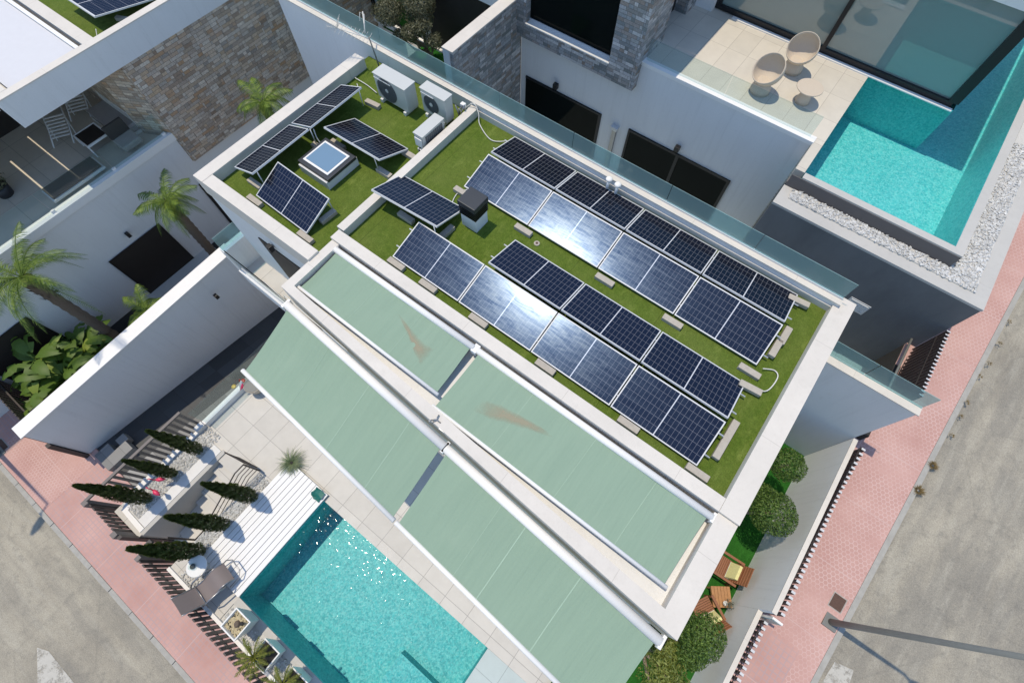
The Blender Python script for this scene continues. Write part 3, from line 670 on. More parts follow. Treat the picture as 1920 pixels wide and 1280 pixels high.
def put_panel(lo_mid, hi_mid, xdir, label, group, scale=1.0):
    """lo_mid / hi_mid: middles of the low and high long edges, xdir: direction of the long edge"""
    lo, hi = Vector(lo_mid), Vector(hi_mid); X = Vector(xdir).normalized(); Y = (hi-lo); l = Y.length; Y.normalize(); Z = X.cross(Y)
    if Z.z < 0: X = -X; Z = X.cross(Y)
    if first[0]: o = proto; first[0] = False; o['label'] = label
    else: o = copytree(proto, (0, 0, 0), 0, label)
    o['group'] = group
    mw = Matrix((X, Y, Z)).transposed().to_4x4(); mw.translation = lo
    o.matrix_world = mw @ Matrix.Diagonal((scale, l/.925, 1, 1)); return o
zl, zh = 16-8.56, 16-8.325
order = ['first', 'second', 'third', 'fourth']
for r, (yf, yr, yb, n0) in enumerate(((5.48, 6.385, 7.37, 0), (3.145, 4.03, 5.02, 1))):
    rn = 'upper double row' if r == 0 else 'lower double row'
    for i in range(4):
        x = -5.48+.88+i*1.78
        put_panel((x, yf, zl), (x, yr, zh), (1, 0, 0), f'{order[i]} panel from the left on the awning facing side of the {rn}', 'solar panels in the two double rows on the roof')
        if i >= n0:
            put_panel((x, yb, zl), (x, yr+.085, zh), (1, 0, 0), f'{order[i-n0]} panel from the left on the far side of the {rn}', 'solar panels in the two double rows on the roof')
gl_ = 'single solar panels round the skylight'
put_panel((-9.93, 3.56, 7.5), (-9.10, 3.56, 7.83), (0, 1, 0), 'steep solar panel along the left parapet nearer the corner', gl_, .94)
put_panel((-9.93, 5.27, 7.5), (-9.10, 5.27, 7.83), (0, 1, 0), 'steep solar panel along the left parapet nearer the heat pump', gl_, .94)
put_panel((-8.08, 5.55, 7.42), (-8.02, 4.68, 7.80), (1, 0, 0), 'tilted solar panel between the skylight and the heat pumps', gl_, .96)
put_panel((-8.19, 2.50, 7.40), (-8.15, 3.32, 7.75), (1, 0, 0), 'tilted solar panel in front of the skylight by the front parapet', gl_, .94)
put_panel((-5.90, 4.92, 7.5), (-5.76, 4.01, 7.88), (1, 0, 0), 'tilted solar panel straddling the low dividing parapet', gl_, .98)
# rails and ballast
def rail(label, a, b):
    return build('mounting_rail', MB().tube([a, b], .018, 4), 'alu', None, label, 'rail', 'mounting rails under the solar panels')
rn = 0
for r, (yf, yr, yb) in enumerate(((5.48, 6.385, 7.37), (3.145, 4.03, 5.02))):
    nm = ('upper', 'lower')[r]
    for nmm, y, z in (('low front edge', yf+.25, zl+.02), ('front ridge', yr-.2, zh-.11), ('back ridge', yr+.3, zh-.12), ('back low edge', yb-.25, zl+.02)):
        xl = -5.58 if (r == 0 or 'back' not in nmm) else -3.80
        rail(f'thin aluminium rail under the {nmm} of the {nm} double row', (xl, y, z), (1.72, y, z))
bb = MB().box(-.21, .21, -.065, .065, -.10, 0, bev=.01)
bp = build('concrete_block', bb, 'concrete', None, 'x', 'block', 'concrete ballast blocks under the solar panels')
bl = []
def blk(x, y, z, rz, lab):
    if not bl: o = bp
    else: o = bp.copy(); C.objects.link(o)
    bl.append(1); o.location = (x, y, z); o.rotation_euler = (0, 0, rz); o['label'] = lab
T1 = ZT+.10
for i, x in enumerate((-5.42, -3.72, -1.66, -.09, 1.57)): blk(x, 5.34 if i < 4 else 5.3, T1, 0, f'{["first", "second", "third", "fourth", "last"][i]} concrete block from the left along the front of the upper double row')
for i, x in enumerate((-5.30, -4.43, -3.13, -1.52, .30, 1.68)): blk(x, 3.06, T1, 0, f'{["first", "second", "third", "fourth", "fifth", "last"][i]} concrete block from the left along the front of the lower double row')
for i, (x, y, l) in enumerate(((1.80, 4.05, 'end block at the ridge of the lower double row'), (1.80, 3.65, 'end block beside the front panels of the lower double row'), (1.72, 4.98, 'end block at the back of the lower double row'), (1.78, 6.35, 'end block at the ridge of the upper double row'), (1.75, 6.0, 'end block beside the front panels of the upper double row'), (1.68, 7.22, 'end block at the back of the upper double row'))):
    blk(x, y, T1+.05, PI/2 if i in (0, 1, 3, 4) else .1, 'grey concrete '+l)
T0 = 7.28+.10
for i, (x, y, rz, l) in enumerate(((-9.0, 6.2, .1, 'at the far end of the parapet panels beside the heat pump'), (-9.0, 4.4, .1, 'between the two parapet panels in deep shade'), (-9.35, 2.75, 0, 'at the near end of the parapet panels'), (-8.98, 2.42, 0, 'under the left foot of the panel by the front parapet'), (-7.36, 2.42, 0, 'under the right foot of the panel by the front parapet'), (-7.38, 3.1, 1.5, 'behind the raised edge of the panel by the front parapet'), (-7.25, 4.75, 0, 'under the near right corner of the panel between skylight and heat pumps'), (-7.15, 5.5, 0, 'under the far right corner of the panel between skylight and heat pumps'), (-8.72, 4.72, 0, 'under the near left corner of the panel between skylight and heat pumps'))):
    blk(x, y, T0, rz, 'grey concrete block '+l)
blk(-5.95, 4.08, T1, 0, 'grey concrete block under the panel straddling the dividing parapet'); blk(-5.0, 4.3, T1, 1.5, 'grey concrete block behind the black capped chimney vent')
def leg(label, a, b): build('support_strut', MB().tube([a, b], .015, 4), 'alu', None, label, 'strut', 'aluminium struts holding single panels')
for a, b, l in (((-9.12, 6.0, 7.36), (-9.1, 6.0, 7.80), 'beside the heat pump'), ((-9.12, 4.42, 7.36), (-9.1, 4.42, 7.80), 'between the parapet panels'), ((-9.12, 2.85, 7.36), (-9.1, 2.85, 7.80), 'near the front left corner'),
                ((-7.4, 4.72, 7.36), (-7.4, 4.72, 7.76), 'under the panel behind the skylight'), ((-7.42, 3.3, 7.36), (-7.42, 3.28, 7.72), 'behind the panel by the front parapet'), ((-5.05, 4.05, 7.42), (-5.05, 4.05, 7.84), 'beside the black capped chimney vent')):
    leg('thin aluminium strut '+l, a, b)

# skylight
t = thing('skylight', 'square roof skylight with blue glass and dark frame on the turf', 'skylight', (-8.37, 4.1, 7.28))
build('kerb', MB().box(-8.84, -7.93, 3.66, 4.62, 7.2, 7.50, bev=.01), 'white', t)
build('frame', MB().box(-8.86, -7.89, 3.70, 4.58, 7.50, 7.585, bev=.012), 'chimcap', t)
build('inner_frame', MB().box(-8.77, -7.98, 3.79, 4.49, 7.586, 7.61, bev=.008), 'whitemetal', t)
build('glass_pane', MB().box(-8.72, -8.03, 3.84, 4.44, 7.611, 7.618), 'skyglass', t)
# heat pumps
def ac(label, x0, x1, y0, y1, z1, fan=True, side='y', zb=7.28):
    t = thing('heat_pump', label, 'outdoor air unit', ((x0+x1)/2, (y0+y1)/2, zb), 'outdoor air conditioning units')
    build('casing', MB().box(x0, x1, y0, y1, zb+.10, z1, bev=.02), 'acbeige', t)
    build('lid', MB().box(x0-.012, x1+.012, y0-.012, y1+.012, z1-.012, z1+.012, bev=.005), 'acbeige', t)
    m = MB(); zc = (zb+z1)/2+.06
    if side == 'y':
        r = min((z1-zb)/2-.055, (x1-x0)*.30); cx = x0+r+.08
        for k in range(6):
            rr = r*(k+1)/6; pts = [(cx+rr*math.cos(a), y0-.012, zc+rr*math.sin(a)) for a in [2*PI*q/24 for q in range(25)]]; m.tube(pts, .004, 4, False)
        for q in range(16): a = 2*PI*q/16; m.tube([(cx+.05*math.cos(a), y0-.014, zc+.05*math.sin(a)), (cx+r*math.cos(a), y0-.014, zc+r*math.sin(a))], .003, 4)
        gr = build('grille', m, 'acdark', t)
        d = MB(); vs = [d.bm.verts.new((cx+r*math.cos(a), y0-.003, zc+r*math.sin(a))) for a in [2*PI*q/32 for q in range(32)]]; d.bm.faces.new(vs); build('fan_opening', d, 'acdark', t)
        d = MB(); d.tube([(cx, y0-.02, zc), (cx, y0-.003, zc)], .05, 12); build('fan_hub', d, 'acbeige', t)
        build('top_trim', MB().box(x0+.02, x0+(x1-x0)*.55, y0-.02, y0-.002, z1-.10, z1-.08), 'whitemetal', t)
    else:
        d = MB()
        for k in range(9): d.box(x1+.002, x1+.01, y0+.09+k*(y1-y0-.16)/9, y0+.09+k*(y1-y0-.16)/9+.05, zb+.14, z1-.06)
        build('grille', d, 'acdark', t)
        build('valve_cover', MB().box(x0+.03, x1-.03, y0-.03, y0-.003, zb+.15, zb+.38, bev=.008), 'whitemetal', t)
    for fx in (x0+.12, x1-.12):
        build('foot', MB().box(fx-.04, fx+.04, y0-.05, y1+.03, zb, zb+.095, bev=.008), 'potwhite', t)
    return t
ac('large beige heat pump with a round fan beside the left end of the glass', -9.03, -8.02, 6.47, 6.83, 8.02)
ac('middle sized air unit standing between the large heat pump and the dividing parapet', -7.80, -7.05, 6.76, 7.03, 8.02)
ac('smallest air unit turned sideways against the dividing parapet', -7.20, -6.93, 5.80, 6.55, 7.75, side='x')
t = thing('pipe_valve', 'small tangle of silver pipes and valves beside the middle air unit', 'valve', (-6.98, 7.2, 7.28))
m = MB(); r = random.Random(4)
for k in range(5): a = Vector((-6.93+r.uniform(-.05, .05), 7.2+r.uniform(-.1, .1), 7.3)); m.tube([a, a+Vector((r.uniform(-.05, .05), r.uniform(-.05, .05), .25)), a+Vector((r.uniform(-.1, .1), r.uniform(-.1, .1), .4))], .018, 6)
build('pipes', m, 'steel', t); build('box', MB().box(-6.99, -6.87, 7.2, 7.3, 7.62, 7.7, bev=.01), 'whitemetal', t)
# chimney vent
t = thing('chimney_vent', 'white block vent with a black square cowl on the turf roof', 'chimney', (-4.7, 4.9, ZT))
build('base', MB().box(-4.90, -4.50, 4.71, 5.10, 7.3, 7.72, bev=.006), 'white', t)
build('louvre', MB().box(-4.88, -4.52, 4.73, 5.08, 7.722, 7.98), 'black', t)
m = MB()
for k in range(4): m.box(-4.92, -4.48, 4.69, 5.12, 7.74+k*.06, 7.765+k*.06)
build('louvre_blades', m, 'black', t)
build('cowl', MB().box(-4.93, -4.47, 4.68, 5.13, 7.985, 8.13, bev=.015), 'chimcap', t)
# roof vents (white caps), drain, antenna, cables
for i, (u, v) in enumerate(((-.350, .888), (-.322, .886))):
    p = P(u, v, 8.3); t = thing('roof_vent', ('left', 'right')[i]+' one of two small white capped pipes by the glass ledge', 'vent', (p.x, p.y, ZT), 'white capped vent pipes')
    build('pipe', MB().tube([(p.x, p.y, ZT), (p.x, p.y, 7.72)], .035, 10), 'whitemetal', t); build('cap', MB().lathe((p.x, p.y, 7.70), [(.075, 0), (.075, .025), (.05, .05), (.01, .06)], 16), 'whitemetal', t)
t = thing('roof_drain', 'small round grey drain cover in the turf between the rows', 'drain', (-3.3, 5.27, ZT))
build('cover', MB().lathe((-3.31, 5.27, ZT), [(.065, 0), (.065, .012), (.055, .018)], 20), 'concrete', t); build('grate', MB().lathe((-3.31, 5.27, ZT+.018), [(.03, 0), (.03, .004)], 12), 'rust', t)
t = thing('tv_antenna', 'metal television antenna with combs of rods on the left end of the ledge', 'antenna', (-9.85, 7.2, 7.28))
build('mast', MB().tube([(-9.75, 7.25, 7.28), (-9.82, 7.22, 8.15)], .018, 8), 'lamp_grey', t)
m = MB(); c0 = Vector((-9.82, 7.22, 8.12))
b0, b1 = c0, c0+Vector((-.75, -.30, .12)); m.tube([b0, b1], .012, 6)
for k in range(9):
    p = b0.lerp(b1, k/8); m.tube([p+Vector((-.05, .16, .03)), p+Vector((.05, -.16, -.03))], .006, 4)
for s in (-1, 1):
    q = b1+Vector((0, 0, 0)); m.tube([q+Vector((.02, 0, 0)), q+Vector((-.12, -.2*s, .10))], .007, 4)
    for k in range(6): z = q.lerp(q+Vector((-.12, -.2*s, .1)), k/5); m.tube([z+Vector((-.1, .0, -.12)), z+Vector((.1, 0, .12))], .004, 4)
build('boom', m, 'cable', t)
m = MB(); c1 = c0+Vector((-.1, 0, .1)); m.tube([c1, c1+Vector((-.35, .35, .2))], .014, 6).tube([c1, c1+Vector((-.12, .2, .3)), c1+Vector((-.2, .15, .34)), c1+Vector((-.15, .05, .2))], .009, 6)
build('dipole', m, 'cable', t)
def cable(label, pts, r=.012, mat='cable'): 
    # smooth through points
    P_ = [Vector(p) for p in pts]; out = []
    for i in range(len(P_)-1):
        p0, p1, p2, p3 = P_[max(i-1, 0)], P_[i], P_[i+1], P_[min(i+2, len(P_)-1)]
        for k in range(6):
            s = k/6; out.append(.5*((2*p1)+(p2-p0)*s+(2*p0-5*p1+4*p2-p3)*s*s+(3*p1-p0-3*p2+p3)*s**3))
    out.append(P_[-1]); return build('cable', MB().tube(out, r, 6), mat, None, label, 'cable', 'white cables on the roof')
cable('white cable looping over the parapet down to the upper double row', [(-6.95, 7.3, 7.5), (-6.75, 7.42, 7.68), (-6.55, 7.35, 7.55), (-6.4, 7.2, 7.40), (-5.9, 7.0, 7.37), (-5.55, 7.15, 7.42)])
cable('white cable curling between the right ends of the two double rows', [(1.75, 5.0, 7.46), (2.0, 5.15, 7.4), (2.05, 5.5, 7.4), (1.95, 5.62, 7.38), (1.75, 5.5, 7.42)])
cable('short white cable between the chimney vent and the straddling panel', [(-5.35, 5.45, 7.45), (-5.5, 5.3, 7.38), (-5.45, 5.05, 7.37), (-5.3, 4.9, 7.4)])
cable('thin white cable by the left parapet near the large heat pump', [(-10.0, 6.6, 7.35), (-9.6, 6.62, 7.31), (-9.2, 6.55, 7.33)])
cable('short white cable at the top end of the parapet panels', [(-9.75, 6.25, 7.45), (-9.72, 6.4, 7.35), (-9.85, 6.5, 7.31)])
cable('white cable hanging between the parapet panels beside the skylight', [(-9.1, 4.5, 7.75), (-9.0, 4.45, 7.5), (-8.8, 4.5, 7.35), (-8.6, 4.55, 7.4)])
cable('grey cable lying along the awning wall under the skewed front edge', [(-9.0, 1.42, 5.2), (-7.4, 1.25, 6.2), (-6.8, 1.2, 7.1), (-5.8, 1.13, 7.3), (-4.8, 1.08, 7.25)], .008)

# ------------------------------------------------------------------ fences of the pool garden (street side and alley side)
def xfence(label, x0, x1, y, zb, zt, step=.168, dep=.11, thick=.03):
    t = thing('slat_fence', label, 'fence', ((x0+x1)/2, y, zb))
    m = MB(); x = x0
    while x < x1-.02:
        m.box(x, x+.095, y-.035, y, zb, zt); x += step
    build('slats', m, 'brown', t)
    build('rail', MB().box(x0, x1, y-.077, y-.037, zt-.5, zt-.44).box(x0, x1, y-.077, y-.037, zb+.35, zb+.41), 'brown', t)
    return t
t = xfence('dark slatted street fence between the lounger and the second gate post', -7.7, -3.2, -5.70, -.2, 2.18)
t = xfence('short dark slatted fence at the corner of the pebble planter', -10.0, -8.85, -5.70, -.2, 2.08)
build('post', MB().box(-10.15, -10.0, -5.82, -5.68, -.2, 2.15), 'greyrail', t); build('post', MB().box(-8.84, -8.68, -5.82, -5.68, -.2, 2.15), 'greyrail', t)
t = thing('gate', 'dark steel gate with heavy beams over the foot of the entrance steps', 'gate', (-8.2, -5.6, -.2))
build('beam', MB().box(-8.66, -8.56, -5.76, -5.66, -.2, 2.1), 'brown', t)
build('post', MB().box(-7.86, -7.74, -5.80, -5.66, -.2, 2.1), 'greyrail', t)
build('top_rail', MB().box(-8.0, -7.88, -5.7, -5.3, 1.9, 2.0), 'brown', t)
m = MB()
for k in range(5): m.box(-7.84+.0, -7.80, -5.64+k*.13, -5.60+k*.13, -.1, 1.7)
build('leaf_slats', m, 'brown', t)
t = thing('rail_fence', 'long dark railing with leaning bars between the alley and the cypress planter', 'railing', (-9.85, -4, 1.3))
m = MB(); y = -5.3
while y < -2.6: m.box(-9.87, -9.84, y, y+.075, .9, 2.44); y += .165
build('bars', m, 'greyrail', t); build('top_rail', MB().box(-9.90, -9.82, -5.55, -2.55, 2.44, 2.50), 'greyrail', t)
m = MB(); y = -5.3
while y < -2.6: m.box(-9.815, -9.70, y+.01, y+.075, 1.46, 1.472); y += .165
build('kerb_light_spots', m, 'whitemetal', t)  # sunlit spots between the bar shadows, added as white tabs
# glass balustrade over the alley
t = thing('glass_balustrade', 'glass guard in a white channel between the deck and the sunken alley', 'balustrade', (-9.65, -1, ZD))
build('glass_pane', MB().box(-9.66, -9.645, -2.45, 1.35, 1.45, 2.45), 'glassclear', t)
build('channel', MB().box(-9.74, -9.58, -2.5, -.95, ZD, 1.62, bev=.01), 'whitemetal', t)
build('post', MB().box(-9.78, -9.60, -2.78, -2.52, ZD, 1.60), 'white', t)
# pebble planters
t = thing('planter', 'white kerbed pebble planter with three cypresses beside the alley railing', 'planter', (-9.15, -4.1, ZD))
m = MB(); m.prism([(-9.74, -2.75), (-9.80, -5.15), (-9.55, -5.52), (-9.42, -5.40), (-9.62, -5.08), (-9.60, -2.75)], 1.0, 1.46); m.prism([(-9.55, -5.52), (-8.66, -5.56), (-8.66, -5.42), (-9.42, -5.40)], 1.0, 1.463)
build('kerb', m, 'whitemetal', t)
build('wall', MB().prism([(-8.66, -5.56), (-8.54, -5.56), (-8.54, -2.7), (-8.66, -2.7)], -.3, [1.44, 1.44, 1.44, 1.44]), 'lgrey', t)
build('paving_band', MB().box(-8.98, -8.665, -5.4, -2.75, 1.3, 1.452), 'interior', t)
build('bed', MB().prism([(-9.62, -5.08), (-9.42, -5.40), (-8.67, -5.42), (-8.67, -2.75), (-9.6, -2.75)], 1.2, 1.425), 'pebblebed', t)
def pebbles(label, areas, n, size=(.022, .045), mat='pebble', name='gravel'):
    r = random.Random(11); bm = bmesh.new()
    octv = [(1, 0, 0), (-1, 0, 0), (0, 1, 0), (0, -1, 0), (0, 0, 1), (0, 0, -1)]; octf = [(0, 2, 4), (2, 1, 4), (1, 3, 4), (3, 0, 4), (2, 0, 5), (1, 2, 5), (3, 1, 5), (0, 3, 5)]
    tot = sum((a[1]-a[0])*(a[3]-a[2]) for a in areas)
    for a in areas:
        for _ in range(int(n*(a[1]-a[0])*(a[3]-a[2])/tot)):
            x, y = r.uniform(a[0], a[1]), r.uniform(a[2], a[3]); z = a[4]+r.uniform(0, .02); s = r.uniform(*size); an = r.uniform(0, PI); e = r.uniform(.5, .9)
            vs = []
            for v in octv:
                px, py, pz = v[0]*s*r.uniform(.8, 1.25), v[1]*s*e*r.uniform(.8, 1.25), v[2]*s*.6
                vs.append(bm.verts.new((x+px*math.cos(an)-py*math.sin(an), y+px*math.sin(an)+py*math.cos(an), z+pz+px*r.uniform(-.3, .3))))
            for f in octf: bm.faces.new([vs[i] for i in f])
    me = bpy.data.meshes.new(name); bm.to_mesh(me); bm.free(); me.materials.append(M[mat]); o = bpy.data.objects.new(name, me); C.objects.link(o)
    return tag(o, label, 'gravel', None, 'stuff')
pebbles('white pebbles in the three cypress planter', [(-9.58, -8.99, -5.36, -2.8, 1.435)], 1500)
pebbles('white pebbles on the deck corner by the glass guard', [(-9.55, -9.0, -3.4, -2.5, 1.41)], 200)
pebbles('strip of white pebbles between the entrance steps and boarded platform', [(-7.28, -6.83, -4.9, -2.5, 1.415)], 950)
struct('pebble_bed', MB().box(-7.29, -6.82, -4.95, -2.45, 1.35, 1.404), 'pebblebed')
pebbles('scattered white pebbles around the square planters', [(-5.2, 2.0, -5.6, -5.2, 1.38), (-6.9, -6.3, -5.6, -5.1, 1.42)], 1500)
t = thing('deck_kerb', 'white edging of the deck above the dark street fence', 'kerb', (-5, -5.65, ZD))
build('kerb', MB().box(-7.3, 3.9, -5.69, -5.60, 1.0, 1.47), 'whitemetal', t)
# handrail of the steps
t = thing('handrail', 'dark steel handrail with sloping bars beside the entrance steps', 'handrail', (-7.35, -3.4, ZD))
A, A2, Bq = Vector((-7.35, -2.45, 2.35)), Vector((-7.35, -2.75, 2.35)), Vector((-7.35, -4.55, 1.35))
build('top_rail', MB().tube([A, A2, Bq, Bq+Vector((0, -.25, 0))], .02, 6), 'brown', t)
build('post', MB().box(-7.37, -7.33, -2.47, -2.43, ZD, 2.35), 'brown', t); build('post', MB().box(-7.37, -7.33, -4.75, -4.71, -.2, 1.33), 'brown', t)
for k in range(1, 5):
    dz = -.2*k; build('bar', MB().tube([A+Vector((0, 0, dz)), A2+Vector((0, 0, dz)), Bq+Vector((0, 0, dz))], .012, 5), 'brown', t)
t = thing('gate', 'small barred gate standing open at the top of the entrance steps', 'gate', (-7.9, -2.5, ZD))
build('frame', MB().tube([(-7.42, -2.42, 1.5), (-7.42, -2.42, 2.3), (-8.05, -2.55, 2.3), (-8.05, -2.55, 1.5), (-7.42, -2.42, 1.5)], .018, 6), 'brown', t)
m = MB()
for k in range(1, 5): q = Vector((-7.42, -2.42, 1.5)).lerp(Vector((-8.05, -2.55, 1.5)), k/5); m.tube([q, q+Vector((0, 0, .8))], .01, 5)
build('bars', m, 'brown', t)

# ------------------------------------------------------------------ plants
def leafball(bm, c, r, n, size, rnd, shell=.35, squash=1.0, lump=.08):
    ph = [rnd.uniform(0, 6) for _ in range(6)]
    for _ in range(n):
        z = rnd.uniform(-1, 1); a = rnd.uniform(0, 2*PI); q = math.sqrt(1-z*z); d = Vector((q*math.cos(a), q*math.sin(a), z))
        rr = r*(1-shell*rnd.random()**1.6)*(1+lump*(math.sin(3*a+ph[0]+2*z)+math.sin(5*z+ph[1])+.6*math.sin(7*a+ph[2])))
        p = Vector(c)+Vector((d.x*rr, d.y*rr, d.z*rr*squash)); s = size*rnd.uniform(.6, 1.4)
        nrm = (d+Vector((rnd.gauss(0, .6), rnd.gauss(0, .6), rnd.gauss(0, .6)))).normalized(); u = nrm.orthogonal().normalized(); u = Matrix.Rotation(rnd.uniform(0, 6.28), 3, nrm) @ u; v = nrm.cross(u)
        vs = [bm.verts.new(p+u*s*1.5), bm.verts.new(p+v*s*.5), bm.verts.new(p-u*s*1.2), bm.verts.new(p-v*s*.5)]
        bm.faces.new(vs)
def topiary(label, base, z0, crowns, mat='leaftop', size=.022, dens=5200, cat='topiary tree', group='cloud pruned trees', shell=.35, lump=.028):
    rnd = random.Random(label); t = thing('topiary_tree', label, cat, (base[0], base[1], z0), group)
    for (x, y, z, r) in crowns:
        m = MB(); leafball(m.bm, (x, y, z), r, int(dens*(r/.5)**2), size, rnd, shell, .85, lump); build('crown', m, mat, t, rec=False)
    m = MB()
    for (x, y, z, r) in crowns:
        b = Vector((base[0], base[1], z0)); tp = Vector((x, y, z)); md = b.lerp(tp, .55)+Vector((rnd.uniform(-.1, .1), rnd.uniform(-.1, .1), -.1))
        m.tube([b, b+Vector((0, 0, .35*(z-z0))), md, tp], [.06, .05, .04, .025], 8)
    build('trunk', m, 'bark', t); return t
topiary('round clipped tree at the upper end of the side lawn', (3.75, 5.4), 1.55, [(4.13, 5.92, 3.65, .43)])
topiary('clipped tree with one large ball and two small ones beside the house corner', (3.95, 4.6), 1.55, [(4.35, 4.68, 3.6, .54), (4.1, 5.08, 3.2, .30), (3.95, 5.2, 2.75, .28)])
topiary('two ball clipped tree beside the lower wooden armchair', (4.05, .95), 1.55, [(4.2, 1.38, 3.6, .50), (4.33, 1.0, 3.1, .36)])
topiary('looser shaggy bush at the bottom of the side lawn by the awning', (3.7, .4), 1.55, [(3.95, .75, 2.8, .42), (4.15, .25, 2.9, .5), (4.3, -.2, 3.0, .42), (3.6, .95, 2.5, .28)], 'leafshag', .03, 2600, 'bush', None, .8, .16)
# cypresses (five share one shape, each its own object)
def cypress_proto():
    t = thing('cypress', 'x', 'cypress tree', (0, 0, 0), 'slim cypress trees round the pebble beds', local=True); rnd = random.Random(5); m = MB(); H_ = 2.5
    for _ in range(11000):
        h = rnd.random()**.85; a = rnd.uniform(0, 2*PI)
        R = .17*(min(1, (h+.03)*8))**.5*(1-max(0, h-.45)/.55*.93)**.8*(1+.14*math.sin(9*h*6+3*a)+.1*math.sin(2*a+h*20))+.01
        rr = R*(1-.45*rnd.random()**2); p = Vector((rr*math.cos(a), rr*math.sin(a), .06+h*H_)); s = .022*rnd.uniform(.6, 1.3)
        up = Vector((math.cos(a)*.35+rnd.gauss(0, .3), math.sin(a)*.35+rnd.gauss(0, .3), 1)).normalized(); u = up; v = Vector((-math.sin(a), math.cos(a), rnd.gauss(0, .5))).normalized()
        vs = [m.bm.verts.new(p+u*s*2), m.bm.verts.new(p+v*s*.55), m.bm.verts.new(p-u*s), m.bm.verts.new(p-v*s*.55)]; m.bm.faces.new(vs)
    build('foliage', m, 'leafcyp', t, rec=False); build('trunk', MB().tube([(0, 0, -.05), (0, 0, 1.2), (0, 0, 2.2)], [.035, .025, .008], 6), 'bark', t); return t
cy = cypress_proto()
for i, (x, y, z, s, rz, l) in enumerate(((-9.20, -4.85, 1.42, 1.04, 0, 'cypress at the corner of the fence, nearest the pink flamingos'), (-9.18, -3.98, 1.42, .84, 1.1, 'middle cypress of the planter beside the alley'), (-9.15, -3.1, 1.42, .94, 2.3, 'cypress nearest the pot and glass guard'),
                                       (-6.86, -3.02, 1.42, 1.03, 3.0, 'cypress beside the handrail at the top of the pebble strip'), (-6.9, -3.98, 1.42, 1.05, 4.1, 'cypress in the middle of the strip along the boarded platform'), (-6.88, -4.82, 1.42, 1.13, 5.2, 'cypress beside the round white table'))):
    o = cy if i == 0 else copytree(cy, (0, 0, 0), 0, l)
    o['label'] = l; o.location = (x, y, z); o.rotation_euler = (0, 0, rz); o.scale = (s*.98, s*.98, s)
# palms
def frond(m, base, az, L, droop, rnd, up=.6, leaflet=.34, n=34, wide=.016, dirty=0):
    d = Vector((math.cos(az), math.sin(az), 0)); side = Vector((-math.sin(az), math.cos(az), 0)); pts = []
    for k in range(n+1):
        s = k/n; x = L*s*(1-.18*droop*s); z = L*(up*s-droop*s*s*1.05); pts.append(base+d*x+Vector((0, 0, z)))
    m.tube(pts[::3]+[pts[-1]], [.018*(1-.8*i/(len(pts[::3]))) for i in range(len(pts[::3])+1)], 5)
    for k in range(4, n+1):
        s = k/n; l = leaflet*math.sin(PI*min(1, .12+.9*s))**.6*rnd.uniform(.8, 1.15)*(1 if s < .9 else .8)
        t = (pts[k]-pts[k-1]).normalized()
        for sg in (-1, 1):
            dr = (side*sg*.9+t*.75+Vector((0, 0, -.25-.5*droop*s+rnd.uniform(-.15, .15)))).normalized(); a = pts[k]; b = a+dr*l*.55; c = a+dr*l+Vector((0, 0, -l*.35)); w = t*wide
            m.face([a-w, a+w, b+w*.9, b-w*.9]); m.face([b-w*.9, b+w*.9, c])
def palm(label, x, y, z0, z1, r_, nf, L, seed, lean=(0, 0), trunk=True, wind=None):
    rnd = random.Random(seed); t = thing('palm_tree', label, 'palm tree', (x, y, z0), 'fan shaped palms of the left neighbour')
    top = Vector((x+lean[0], y+lean[1], z1))
    if trunk:
        m = MB(); ps = []; rs = []; n = 30
        for k in range(n+1):
            s = k/n; ps.append(Vector((x, y, z0)).lerp(top, s)+Vector((lean[0]*s*(s-1), 0, 0))); rs.append(r_*(1.0+(.35 if s > .85 else 0)*(s-.85)*6)*(1+(.10 if k % 2 else -.06)))
        m.tube(ps, rs, 12)
        for k in range(60):
            s = rnd.uniform(.78, 1.0); a = rnd.uniform(0, 6.28); c = Vector((x, y, z0)).lerp(top, s)+Vector((math.cos(a), math.sin(a), 0))*r_*1.1
            m.face([c, c+Vector((math.cos(a)*.09, math.sin(a)*.09, .12)), c+Vector((-math.sin(a)*.05, math.cos(a)*.05, .02))])
        build('trunk', m, 'trunk', t)
    for i in range(nf):
        az = i*2.399+rnd.uniform(-.3, .3); lay = i/nf
        if wind is not None:
            # wind pushes the crown to one side
            az = wind+((az-wind+PI) % (2*PI)-PI)*.72
        m = MB(); frond(m, top+Vector((0, 0, .05)), az, L*rnd.uniform(.8, 1.1), .45+.75*lay+rnd.uniform(-.1, .1), rnd, up=1.0-.75*lay, leaflet=.30, n=46, wide=.009)
        build('frond', m, 'leafpalm', t, rec=False)
    return t
palm('tall palm with a rough trunk leaning over the shaded wall at the centre left', -15.0, 1.66, -.2, 3.55, .15, 17, 1.15, 3, (-.05, .1))
palm('large palm at the left edge with its long trunk behind the boundary wall', -14.8, -2.5, -.2, 4.35, .15, 24, 1.7, 8, (-.28, .1))
palm('palm crown in front of the brown stone wall, trunk hidden by the house', -14.3, 5.85, -.2, 4.9, .13, 15, 1.15, 13, (0, 0))
palm('low young palm by the dark shutter', -14.5, -1.25, -.2, 1.25, .10, 15, 1.0, 21)
